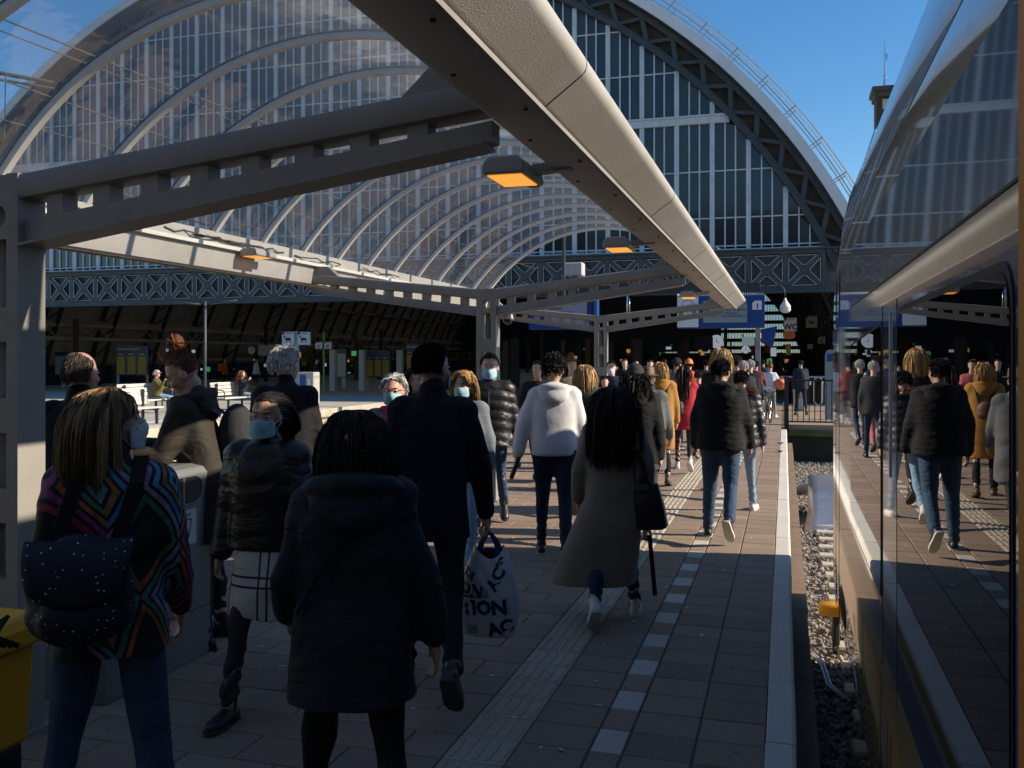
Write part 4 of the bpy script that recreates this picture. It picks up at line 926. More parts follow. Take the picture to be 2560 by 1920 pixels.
q = atX(14,183,-10.2); t = thing('wire_clamp', 'overhead wire clamp with droppers at the upper left edge', 'clamp', q)
m = MB(); m.tube([(-.35,-.2,.04),(.35,.5,-.02)], .03, 6); m.tube([(-.35,-.25,-.06),(.35,.5,-.10)], .02, 6); m.build('bar', MAT['copper'], t); m = MB(); m.tube([(0,0,0),(-.02,0,-.9)], .008, 5); m.build('dropper', MAT['cable'], t)
# ---- things in the gap: yellow cap, cables, aluminium sheet, pipe
q = atZ(2062, 1500, -.62); t = thing('track_marker', 'yellow capped post in the gap beside the train', 'marker', (.47,9.25,-1.0))
m = MB(); m.cbox((-.16,-.10,.36),(.20,.10,.47), .035); m.build('cap', MAT['yellow'], t, smooth=True); m = MB(); m.tube([(.0,0,0),(0,0,.37)], .035, 8); m.build('post', MAT['black'], t)
m = MB(); m.tube([(.22,8.95,-.93),(.3,8.6,-.9),(.34,8.1,-.925),(.46,7.8,-.92)], .012, 6); m.tube([(.25,8.95,-.93),(.33,8.6,-.9),(.37,8.1,-.925),(.5,7.75,-.92)], .012, 6); tag(m.build('cable', MAT['white_frame'], smooth=True), 'two pale cables lying on the ballast', 'cable')
t = thing('metal_sheet', 'bent aluminium sheet lying over the track end', 'sheet', (0,0,0))
A = [atZ(1999,1207,-.95), atZ(2100,1207,-.95)]
q0 = atY(2001,1207,15.6); P = []
for k, (dy, z, xl) in enumerate(((0,-.98,.30),(.5,-.94,.32),(.9,-.86,.36),(1.2,-.74,.385),(1.9,-.56,.40),(2.6,-.36,.42))):
    P.append([(xl + 1.5*j/8, 15.3+dy, z + .012*math.sin(j*1.1+k) - .03*(j/8)**2*(k > 2)) for j in range(9)])
m = MB(); m.grid(P); o = m.build('sheet', MAT['alu'], t, smooth=True, fix=False); sm_ = o.modifiers.new('solid','SOLIDIFY'); sm_.thickness = .02
m = MB(); m.tube([(.15,17.6,-.62),(.5,17.9,-.62)], .10, 12); tag(m.build('pipe_end', MAT['concrete'], smooth=True), 'short grey pipe end beside the bent metal sheet', 'pipe')
for k in range(2):
    q = atZ(1951, (1110,1131)[k], 0); t = thing('weed_tuft', ('green weed growing in the kerb joint','yellowish weed in the kerb joint nearer the camera')[k], 'weed', q); m = MB()
    for j in range(26):
        an = rs.uniform(0,6.28); l_ = rs.uniform(.03,.085); d_ = Vector((math.cos(an)*l_, math.sin(an)*l_, rs.uniform(.01,.05))); sd = Vector((-math.sin(an),math.cos(an),0))*.006
        m.add([-sd, sd, d_*.6+sd*.8+Vector((0,0,.01)), d_, d_*.6-sd*.8+Vector((0,0,.01))], [(0,1,2,3,4)])
    m.build('leaves', MAT['moss'], t, fix=False)

# ---- loose cables along the left gutter ledge, litter on the paving
t = thing('gutter_cables', 'tangled loose cables lying on the left canopy gutter', 'cable', (-6.0,0,3.09)); rs = random.Random(9)
for k in range(7):
    y0 = rs.uniform(5.5,13); pts = [(rs.uniform(-.03,.05), y0+.16*j, .012+.05*abs(math.sin(j*1.3+k))*rs.random()) for j in range(9)]; m = MB(); m.tube(pts, .009, 5); m.build('cable_loop', MAT['cable'], t, smooth=True)
m = MB()
for k in range(90):
    x, y = rs.uniform(-3.6,-.1), rs.uniform(3.2,12); a = rs.uniform(0,6.28); l_ = rs.uniform(.008,.022); w_ = rs.uniform(.003,.010); c_, s_ = math.cos(a), math.sin(a); m.add([(x+c_*l_-s_*w_, y+s_*l_+c_*w_, .0045),(x-c_*l_-s_*w_, y-s_*l_+c_*w_, .003),(x-c_*l_+s_*w_, y-s_*l_-c_*w_, .0045),(x+c_*l_+s_*w_, y+s_*l_-c_*w_, .006)], [(0,1,2,3)])
tag(m.build('litter_flecks', MAT['paper'], fix=False), 'tiny pale scraps of litter scattered on the paving', 'litter', kind='stuff')
# ================================================================ PEOPLE: figure kit
def skin_mat(name, c): return mat(name, c, .5, var=.08, vs_=20, bump=.08, bs=120, spec=.35)
skin_mat('skin', (.56,.34,.25)); skin_mat('skin_tan', (.40,.235,.155)); skin_mat('skin_red', (.60,.32,.24))
def cloth(name, c, rough=.85, var=.12, bump=.3, bs=300, spec=.25, sheen=0.0, fold=.3):
    m = mat(name, c, rough, var=var, vs_=7, bump=0, spec=spec, sheen=sheen); n = m.node_tree.nodes; L = m.node_tree.links
    tc = n.new('ShaderNodeTexCoord'); a = n.new('ShaderNodeTexNoise'); a.inputs['Scale'].default_value = bs; a.inputs['Detail'].default_value = 2; L.new(tc.outputs['Object'], a.inputs['Vector'])
    b = n.new('ShaderNodeTexNoise'); b.inputs['Scale'].default_value = 6; b.inputs['Detail'].default_value = 2; b.inputs['Distortion'].default_value = 1.2
    mp = n.new('ShaderNodeMapping'); mp.inputs['Scale'].default_value = (1,1,1.7); L.new(tc.outputs['Object'], mp.inputs[0]); L.new(mp.outputs[0], b.inputs['Vector'])
    b1 = n.new('ShaderNodeBump'); b1.inputs['Strength'].default_value = fold; b1.inputs['Distance'].default_value = .025; L.new(b.outputs['Fac'], b1.inputs['Height'])
    b2 = n.new('ShaderNodeBump'); b2.inputs['Strength'].default_value = bump; b2.inputs['Distance'].default_value = .003; L.new(a.outputs['Fac'], b2.inputs['Height']); L.new(b1.outputs[0], b2.inputs['Normal'])
    L.new(b2.outputs[0], n['Principled BSDF'].inputs['Normal']); return m
cloth('c_black', (.012,.012,.014), fold=.7); cloth('c_navy', (.011,.013,.024), fold=.7); cloth('c_navy2', (.016,.024,.05)); cloth('c_parka', (.018,.024,.033), .72, fold=.9)
cloth('c_khaki', (.032,.027,.022), .7, fold=.6); cloth('c_char', (.03,.031,.034)); cloth('c_grey', (.12,.125,.135)); cloth('c_puff', (.014,.014,.016), .42, spec=.5, fold=.7)
cloth('c_leather', (.009,.009,.010), .36, spec=.5, fold=.7); cloth('c_white', (.62,.63,.66), fold=.15); cloth('c_cream', (.55,.50,.42)); cloth('c_brown', (.215,.165,.122), .95, bump=.9, bs=420, sheen=.3)
cloth('c_mustard', (.36,.17,.028), .95, bump=.9, bs=200, sheen=.3); cloth('c_red', (.42,.025,.045)); cloth('c_green', (.022,.040,.030)); cloth('c_olive', (.10,.085,.03)); cloth('c_maroon', (.14,.02,.02))
cloth('c_jeans', (.035,.07,.125), bs=500, fold=.8); cloth('c_jeans_l', (.19,.29,.40), bs=500, fold=.7); cloth('c_jeans_d', (.014,.030,.062), bs=500, fold=.7); cloth('c_orange', (.60,.10,.03)); cloth('c_orange_t', (.36,.14,.03)); cloth('c_leggings', (.20,.22,.235)); cloth('c_pink', (.52,.05,.10)); cloth('c_blueshine', (.012,.03,.09), .3, spec=.6); cloth('c_grey_blue', (.16,.19,.225)); cloth('c_beige', (.30,.23,.13)); cloth('c_rose', (.42,.10,.13))
cloth('mask_blue', (.33,.56,.66), .8, fold=.2); cloth('mask_white', (.55,.57,.60), .8, fold=.2)
cloth('fur', (.20,.10,.035), .95, bump=1, bs=60)
def tweed():
    m = cloth('c_tweed', (.2,.2,.22)); n = m.node_tree.nodes; L = m.node_tree.links; tc = n.new('ShaderNodeTexCoord'); v = n.new('ShaderNodeTexNoise'); v.inputs['Scale'].default_value = 130; L.new(tc.outputs['Object'], v.inputs['Vector'])
    rp = n.new('ShaderNodeValToRGB'); e = rp.color_ramp.elements; e[0].position = .44; e[0].color = (.03,.032,.04,1); e[1].position = .56; e[1].color = (.42,.42,.44,1); L.new(v.outputs['Fac'], rp.inputs[0]); L.new(rp.outputs[0], n['Principled BSDF'].inputs['Base Color'])
tweed()
def N_(n, op, a, b=None):
    x = n.new('ShaderNodeMath'); x.operation = op
    return x
def zigzag():
    """black jacket printed with concentric coloured diamonds"""
    m = cloth('c_zigzag', (.012,.012,.014), .7); n = m.node_tree.nodes; L = m.node_tree.links; tc = n.new('ShaderNodeTexCoord'); sp = n.new('ShaderNodeSeparateXYZ')
    no = n.new('ShaderNodeTexNoise'); no.inputs['Scale'].default_value = 3.5; no.inputs['Detail'].default_value = 1; L.new(tc.outputs['Object'], no.inputs['Vector'])
    vm = n.new('ShaderNodeVectorMath'); vm.operation = 'SCALE'; vm.inputs['Scale'].default_value = .11; L.new(no.outputs['Color'], vm.inputs[0])
    va_ = n.new('ShaderNodeVectorMath'); va_.operation = 'ADD'; L.new(tc.outputs['Object'], va_.inputs[0]); L.new(vm.outputs[0], va_.inputs[1]); L.new(va_.outputs[0], sp.inputs[0])
    def M(op, a, b=None, c=None):
        x = n.new('ShaderNodeMath'); x.operation = op
        for i_, q in enumerate((a, b, c)):
            if q is None: continue
            if isinstance(q, (int, float)): x.inputs[i_].default_value = q
            else: L.new(q, x.inputs[i_])
        return x.outputs[0]
    px = M('ADD', sp.outputs['X'], M('MULTIPLY', sp.outputs['Y'], .8))
    fx = M('ABSOLUTE', M('SUBTRACT', M('FRACT', M('MULTIPLY', px, 3.6)), .5)); fz = M('ABSOLUTE', M('SUBTRACT', M('FRACT', M('ADD', M('MULTIPLY', sp.outputs['Z'], 2.6), .33)), .5))
    dd = M('ADD', fx, fz)   # 0..1 diamonds
    band = M('MULTIPLY', dd, 8.0); bi = M('FLOOR', band); bf = M('FRACT', band)
    line = M('LESS_THAN', bf, .6)
    core = M('GREATER_THAN', dd, .37); on = M('MULTIPLY', line, core)
    cell = M('ADD', M('MULTIPLY', bi, .377), M('ADD', M('MULTIPLY', M('FLOOR', M('MULTIPLY', px, 3.6)), .23), M('MULTIPLY', M('FLOOR', M('MULTIPLY', sp.outputs['Z'], 2.6)), .41)))
    rp = n.new('ShaderNodeValToRGB'); rp.color_ramp.interpolation = 'CONSTANT'; L.new(M('FRACT', cell), rp.inputs[0]); e = rp.color_ramp.elements
    cols = [(.14,.40,.70),(.55,.05,.09),(.07,.32,.15),(.45,.24,.09),(.42,.08,.30),(.42,.36,.56),(.15,.50,.55),(.62,.17,.08)]
    e[0].color = (*cols[0],1); e[1].position = .125; e[1].color = (*cols[1],1)
    for i_ in range(2, 8): x = e.new(i_/8); x.color = (*cols[i_],1)
    n2 = n.new('ShaderNodeTexNoise'); n2.inputs['Scale'].default_value = 45; L.new(tc.outputs['Object'], n2.inputs['Vector'])
    fac = M('MULTIPLY', on, M('MULTIPLY', n2.outputs['Fac'], .95))
    mx = n.new('ShaderNodeMix'); mx.data_type = 'RGBA'; mx.inputs['A'].default_value = (.012,.012,.014,1); L.new(fac, mx.inputs['Factor']); L.new(rp.outputs[0], mx.inputs['B']); L.new(mx.outputs['Result'], n['Principled BSDF'].inputs['Base Color'])
zigzag()
def dotted():
    m = cloth('c_dots', (.012,.016,.028), .6); n = m.node_tree.nodes; L = m.node_tree.links; tc = n.new('ShaderNodeTexCoord'); v = n.new('ShaderNodeTexVoronoi'); v.inputs['Scale'].default_value = 42; v.inputs['Randomness'].default_value = .55; L.new(tc.outputs['Object'], v.inputs['Vector'])
    lt = n.new('ShaderNodeMath'); lt.operation = 'LESS_THAN'; lt.inputs[1].default_value = .13; L.new(v.outputs['Distance'], lt.inputs[0]); mx = n.new('ShaderNodeMix'); mx.data_type = 'RGBA'; mx.inputs['A'].default_value = (.010,.014,.026,1); mx.inputs['B'].default_value = (.55,.58,.62,1); L.new(lt.outputs[0], mx.inputs['Factor']); L.new(mx.outputs['Result'], n['Principled BSDF'].inputs['Base Color'])
dotted()
def plaid():
    m = cloth('c_plaid', (.55,.51,.44)); n = m.node_tree.nodes; L = m.node_tree.links; tc = n.new('ShaderNodeTexCoord'); sp = n.new('ShaderNodeSeparateXYZ'); L.new(tc.outputs['Object'], sp.inputs[0])
    def M(op, a, b):
        x = n.new('ShaderNodeMath'); x.operation = op
        for i_, q in enumerate((a, b)):
            if isinstance(q, (int, float)): x.inputs[i_].default_value = q
            else: L.new(q, x.inputs[i_])
        return x.outputs[0]
    def stripe(o, per, w_, of): return M('LESS_THAN', M('FRACT', M('ADD', M('DIVIDE', o, per), of), 0), w_)
    s_ = M('MAXIMUM', M('MAXIMUM', stripe(sp.outputs['X'],.22,.05,.1), stripe(sp.outputs['X'],.22,.05,.3)), M('MAXIMUM', stripe(sp.outputs['Z'],.24,.05,.1), stripe(sp.outputs['Z'],.24,.05,.3)))
    mx = n.new('ShaderNodeMix'); mx.data_type = 'RGBA'; mx.inputs['A'].default_value = (.55,.51,.44,1); mx.inputs['B'].default_value = (.04,.04,.05,1); L.new(s_, mx.inputs['Factor']); L.new(mx.outputs['Result'], n['Principled BSDF'].inputs['Base Color'])
plaid()
mat('shoe_white', (.62,.60,.57), .6, var=.06, vs_=30); mat('shoe_black', (.014,.014,.015), .4, bump=.1, bs=60); mat('shoe_brown', (.10,.055,.03), .5); mat('sole_white', (.55,.53,.48), .7, var=.1); mat('sole_dark', (.05,.045,.04), .8); mat('eye', (.02,.012,.008), .15, spec=.6); mat('eye_white', (.55,.53,.5), .25)
def hair_mat(name, dark, light, bias=.5):
    m = bpy.data.materials.new(name); m.use_nodes = True; n = m.node_tree.nodes; L = m.node_tree.links; b = n['Principled BSDF']; b.inputs['Roughness'].default_value = .5; b.inputs['Specular IOR Level'].default_value = .3
    a = n.new('ShaderNodeAttribute'); a.attribute_name = 'tone'; rp = n.new('ShaderNodeValToRGB'); e = rp.color_ramp.elements; e[0].color = (*dark,1); e[1].color = (*light,1); e[0].position = max(0,bias-.45); e[1].position = min(1,bias+.45); L.new(a.outputs['Fac'], rp.inputs[0]); L.new(rp.outputs[0], b.inputs['Base Color']); MAT[name] = m; return m
hair_mat('h_black', (.006,.005,.005), (.022,.017,.014)); hair_mat('h_brown', (.018,.010,.007), (.05,.028,.018)); hair_mat('h_dkbrown', (.012,.007,.006), (.03,.016,.012)); hair_mat('h_red', (.075,.027,.010), (.24,.095,.035)); hair_mat('h_blond', (.26,.14,.045), (.66,.44,.20)); hair_mat('h_streak', (.035,.020,.010), (.52,.34,.16), .62); hair_mat('h_grey', (.40,.37,.32), (.78,.74,.66)); hair_mat('h_white', (.46,.45,.44), (.78,.77,.75)); hair_mat('h_greybrown', (.05,.036,.026), (.17,.13,.10)); hair_mat('h_ginger', (.16,.06,.02), (.36,.16,.06))

PEND = []
def blob(name, mb, m_, parent, voxel, smooth=5, post=None):
    me = mb.mesh(name); o = link(name, me, MAT[m_], parent)
    r = o.modifiers.new('remesh', 'REMESH'); r.mode = 'VOXEL'; r.voxel_size = voxel; r.adaptivity = 0.0; r.use_smooth_shade = True
    s_ = o.modifiers.new('smooth', 'SMOOTH'); s_.factor = .5; s_.iterations = smooth
    PEND.append((o, m_, post)); return o
def flush():
    dg = bpy.context.evaluated_depsgraph_get()
    for o, m_, post in PEND:
        me = bpy.data.meshes.new_from_object(o.evaluated_get(dg)); old = o.data; o.modifiers.clear(); o.data = me
        me.materials.clear(); me.materials.append(MAT[m_])
        if post is not None:
            n = len(me.vertices); co = np.empty(n*3, 'f'); me.vertices.foreach_get('co', co); co = co.reshape(-1,3)
            nr = np.empty(n*3, 'f'); me.vertex_normals.foreach_get('vector', nr); nr = nr.reshape(-1,3)
            co = post(co, nr); me.vertices.foreach_set('co', np.ascontiguousarray(co, 'f').ravel()); me.update()
        me.polygons.foreach_set('use_smooth', [True]*len(me.polygons)); bpy.data.meshes.remove(old)
    PEND.clear()
def folds(seed, amp, f=9.0, vert=.45, puff=None, ankle=None):
    rs_ = np.random.RandomState(seed); K = rs_.normal(size=(6,3))*f; K[:,2] *= (1.6 - vert); ph = rs_.uniform(0,6.28,6); K2 = rs_.normal(size=(3,3))*5
    def fn(co, nr):
        wv = .9*np.sin(co @ K2[0] + 1) + .7*np.sin(co @ K2[1])
        h = np.zeros(len(co))
        for i_ in range(6): h += (1 - 2*np.abs(np.sin(.32*(co @ K[i_]) + ph[i_] + wv)))/(1.2+.4*i_)
        d = amp*.6*h
        if puff:
            a_, per = puff; d = d*.5 + a_*(np.abs(np.sin(np.pi*(co[:,2] + .012*np.sin(co[:,0]*14) + .03*np.abs(co[:,0])/.2)/per))**.55 - .6)
        if ankle is not None:
            wgt = np.clip((ankle - co[:,2])/.25, 0, 1); d += wgt*.008*np.sin(co[:,2]*80 + 4*np.sin(co[:,0]*20+co[:,1]*16))
        return co + nr*d[:,None]
    return fn
def ring(cx, cy, z, rx, ry, n=28, pw=2.4, sh=None):
    out = []
    for k in range(n):
        a = 2*math.pi*k/n; c_, s_ = math.cos(a), math.sin(a)
        out.append(Vector((cx + rx*math.copysign(abs(c_)**(2/pw), c_), cy + ry*math.copysign(abs(s_)**(2/pw), s_), z)))
    return out
def ribbons(P, w0, tone, taper=.65, seed=0):
    """P: n x s x 3 strand points -> triangular prisms, vertex attribute tone"""
    n, S, _ = P.shape; T = np.gradient(P, axis=1); T /= np.linalg.norm(T, axis=2, keepdims=True)+1e-9
    rs_ = np.random.RandomState(seed); ref = rs_.normal(size=(n,1,3)); A = np.cross(T, ref); A /= np.linalg.norm(A, axis=2, keepdims=True)+1e-9; B = np.cross(T, A)
    w_ = (w0 if np.ndim(w0) else np.full(n, w0))[:,None,None]*(1 - taper*np.linspace(0,1,S)**1.5)[None,:,None]
    V = np.stack([P + A*w_, P - .5*A*w_ + .866*B*w_, P - .5*A*w_ - .866*B*w_], axis=2).reshape(-1,3)
    i = np.arange(n)[:,None,None]*S*3; s_ = np.arange(S-1)[None,:,None]*3; k = np.arange(2)[None,None,:]; k2 = k+1
    F = np.stack([i+s_+k, i+s_+k2, i+s_+3+k2, i+s_+3+k], axis=-1).reshape(-1,4)
    return V, F, np.repeat(tone, S*3)
def hair_obj(name, V, F, tone, m_, parent):
    me = bpy.data.meshes.new(name); me.vertices.add(len(V)); me.vertices.foreach_set('co', np.ascontiguousarray(V,'f').ravel())
    nl = sum(len(f) for f in F) if isinstance(F, list) else F.size; 
    me.loops.add(F.size); me.loops.foreach_set('vertex_index', F.ravel().astype('i')); me.polygons.add(len(F)); me.polygons.foreach_set('loop_start', np.arange(len(F), dtype='i')*4)
    me.update(calc_edges=True); at_ = me.attributes.new('tone', 'FLOAT', 'POINT'); at_.data.foreach_set('value', np.ascontiguousarray(tone,'f')); me.polygons.foreach_set('use_smooth', [True]*len(F)); me.materials.append(MAT[m_]); me.validate(); return link(name, me, None, parent)
SC = np.array((0,-.012,.032)); SA = np.array((.081,.099,.097))
def region_mask(D, kind):
    x, y, z = D[:,0], D[:,1], D[:,2]
    line = np.where(y > .25, .42 + .35*(y-.25), np.where(y > -.1, -.05 + 1.34*(y+.1), -.55 + 0*y))     # hairline height by how far forward
    k = z > line
    if kind == 'bald': k &= (z < .62 - .9*np.clip(y,-.5,1)) | (y < -.45)
    return k
def hair(root, Rm, hc, kk, style, m_, n, seed, w0=.004, wind=(0,0,0), hatted=False):
    rs_ = np.random.RandomState(seed); D = rs_.normal(size=(n*4,3)); D /= np.linalg.norm(D, axis=1, keepdims=True)
    D = D[region_mask(D, 'bald' if style == 'bald' else 'full') & ((D[:,2] < .05) if hatted else True)][:n]; n = len(D)
    nrm = D/SA; nrm /= np.linalg.norm(nrm, axis=1, keepdims=True)
    p = SC + SA*D; Rn = np.array(Rm); g = Rn.T @ np.array((0,0,-1.0)); wd = Rn.T @ np.array(wind)
    cfg = {'short':(5,.011,.55,.25,.10), 'crop':(4,.008,.7,.15,.12), 'curly':(8,.010,.9,.1,1.0), 'wavy':(7,.010,.28,.55,.14), 'bald':(5,.009,.25,.4,.08), 'bob':(11,.0275,.35,.9,.07), 'mid':(11,.021,.35,.9,.10), 'long':(12,.046,.32,.9,.06), 'sleek':(12,.046,.22,.9,.05), 'longcurly':(13,.022,.4,.9,.42), 'bun':(6,.022,.25,0,.10)}[style]
    S, seg, lift, gv, jit = cfg
    x = D[:,0:1]; back = np.array((0,-1.0,0)); side = np.sign(x)*np.array((1.0,0,0))
    if style in ('short','crop','bald'): flow = back*.7 + np.array((0,0,-.5)) + np.array((.4,0,0))
    elif style in ('bob','long','sleek','mid','longcurly'): flow = side*np.where(D[:,1:2] < -.25, .12, .55) + np.where(D[:,1:2] > .2, np.array((0,-.15,0)), back*.5) + np.array((0,0,-.15))
    elif style == 'sleekx': pass
    elif style == 'bun': bp_ = np.array((0,-.055,.155)); flow = (bp_ - p)/np.linalg.norm(bp_ - p, axis=1, keepdims=True)*1.8
    else: flow = back*.3 + side*.2
    if style == 'sleek': flow = back*1.5 + side*.12 + np.array((0,0,.05)) - np.array((0,0,.9))*(D[:,1:2] < -.3)
    d = nrm*lift + flow + rs_.normal(size=(n,3))*jit*.6; d /= np.linalg.norm(d, axis=1, keepdims=True)
    pts = [p.copy()]; f = 1.02 + (.16 if style in ('bob','mid') else .30 if style == 'long' else .16 if style == 'longcurly' else .05)*rs_.uniform(size=n)[:,None]; lenr = rs_.uniform(.86,1.04,size=(n,1))
    for s_ in range(S-1):
        tt = s_/(S-1)
        d = d + g*gv*((.12 if s_ < 3 else .7) if style == 'sleek' else .35 if s_ < 2 else .8) + rs_.normal(size=(n,3))*jit*(.8 if style in ('curly','longcurly','wavy') else .5) + wd*tt
        if style == 'bun': d = (bp_ + rs_.normal(size=(n,3))*.022 - pts[-1]); seg_ = np.clip(np.linalg.norm(d,axis=1,keepdims=True)*.32, .004, .05)
        else: seg_ = seg*lenr
        d /= np.linalg.norm(d, axis=1, keepdims=True)+1e-9; q = pts[-1] + d*seg_
        e = (q - SC)/SA; r_ = np.linalg.norm(e, axis=1, keepdims=True); fi = np.where(s_ < 2, 1.0+(f-1)*(s_+1)/3, f); q = np.where(r_ < fi, SC + SA*e/r_*fi, q)
        if style in ('bob','mid','long','sleek','longcurly'):      # keep clear of neck, back and face
            low = q[:,2] < -.13; q[:,1] = np.where(low & (np.abs(q[:,0]) < .06), np.minimum(q[:,1], -.065), q[:,1])
            if style in ('long','sleek','longcurly'):
                zz = q[:,2]; push = -.09 - .105*np.clip((-.12-zz)/.22,0,1)*np.clip(1.5-np.abs(q[:,0])/.14,0,1); q[:,1] = np.where((zz < -.14) & (q[:,1] > push) & (q[:,1] < .06), push + rs_.uniform(-.02,.0,size=n), q[:,1])
            fr = (q[:,2] < .055) & (q[:,1] > .045) & (np.abs(q[:,0]) < .078); q[:,0] = np.where(fr, np.sign(D[:,0])*.082, q[:,0])
        if style in ('bob','mid'): q[:,1] = np.where((q[:,2] < .03) & (q[:,1] > .012), .012 + .4*(q[:,1]-.012)*(q[:,2] > -.01), q[:,1])
        if style == 'sleek':
            mv = np.clip((.05-q[:,2])/.12,0,1); q[:,1] = np.where(q[:,1] > -.04, q[:,1] - .05*mv, q[:,1]); q[:,0] = np.where(q[:,2] < -.08, np.clip(q[:,0],-.09,.09), q[:,0])
        pts.append(q)
    P = np.stack(pts, axis=1); tone = np.clip(rs_.normal(.5,.26,size=n),0,1); tone = .38*tone + .62*(.5+.5*np.sin(D[:,0]*11+2.2*np.sin(D[:,1]*5)+seed))
    V, F, T = ribbons(P, w0*rs_.uniform(.7,1.3,size=n), tone, seed=seed)
    Vs, Fs, Ts = [V], [F], [T]; off = len(V)
    if style == 'bun':
        m2 = max(60, n//4); c0 = np.array((0,-.055,.165)); A = rs_.uniform(0,6.28,size=(m2,1)); t_ = np.linspace(0,1,9)[None,:]; ph = A + t_*rs_.uniform(2,5,size=(m2,1)); inc = rs_.normal(0,.5,size=(m2,1)); rr = rs_.uniform(.028,.050,size=(m2,1))*(1+.10*(t_>.8)*rs_.uniform(0,1,size=(m2,1)))
        Q = np.stack([rr*np.cos(ph), rr*np.sin(ph)*np.cos(inc), rr*np.sin(ph)*np.sin(inc)*1.15 + .015], axis=-1) + c0
        V, F, T = ribbons(Q, .0045, rs_.uniform(.3,1,size=m2), seed=seed+1); Vs.append(V); Fs.append(F+off); Ts.append(T); off += len(V)
        m3 = 70; base = np.array((0,.0,.10)) + rs_.normal(size=(m3,1,3))*np.array((.05,.06,.03)); t_ = np.linspace(0,1,7)[None,:,None]; dr = rs_.normal(size=(m3,1,3))*np.array((.06,.07,.05)) + np.array((0,.03,.02)); Q = base + dr*t_ + np.array((0,0,-.05))*t_**2
        V, F, T = ribbons(Q, .0014, rs_.uniform(.5,1,size=m3), seed=seed+2); Vs.append(V); Fs.append(F+off); Ts.append(T); off += len(V)
    # scalp shell
    nu, nv = 28, 18; G = []
    for i_ in range(nv+1):
        th = math.pi*i_/nv
        for k in range(nu): a = 2*math.pi*k/nu; G.append((math.sin(th)*math.cos(a), math.sin(th)*math.sin(a), math.cos(th)))
    G = np.array(G); Fq = np.array([(i_*nu+k, (i_+1)*nu+k, (i_+1)*nu+(k+1)%nu, i_*nu+(k+1)%nu) for i_ in range(nv) for k in range(nu)])
    kp = region_mask(G[Fq].mean(axis=1), 'bald' if style == 'bald' else 'full'); Vs.append(SC + SA*1.015*G); Fs.append(Fq[kp]+off); Ts.append(np.full(len(G), .25))
    V = np.concatenate(Vs)*kk; V = V @ Rn.T + np.array(hc)
    return hair_obj('hair', V, np.concatenate(Fs), np.concatenate(Ts), m_, root)

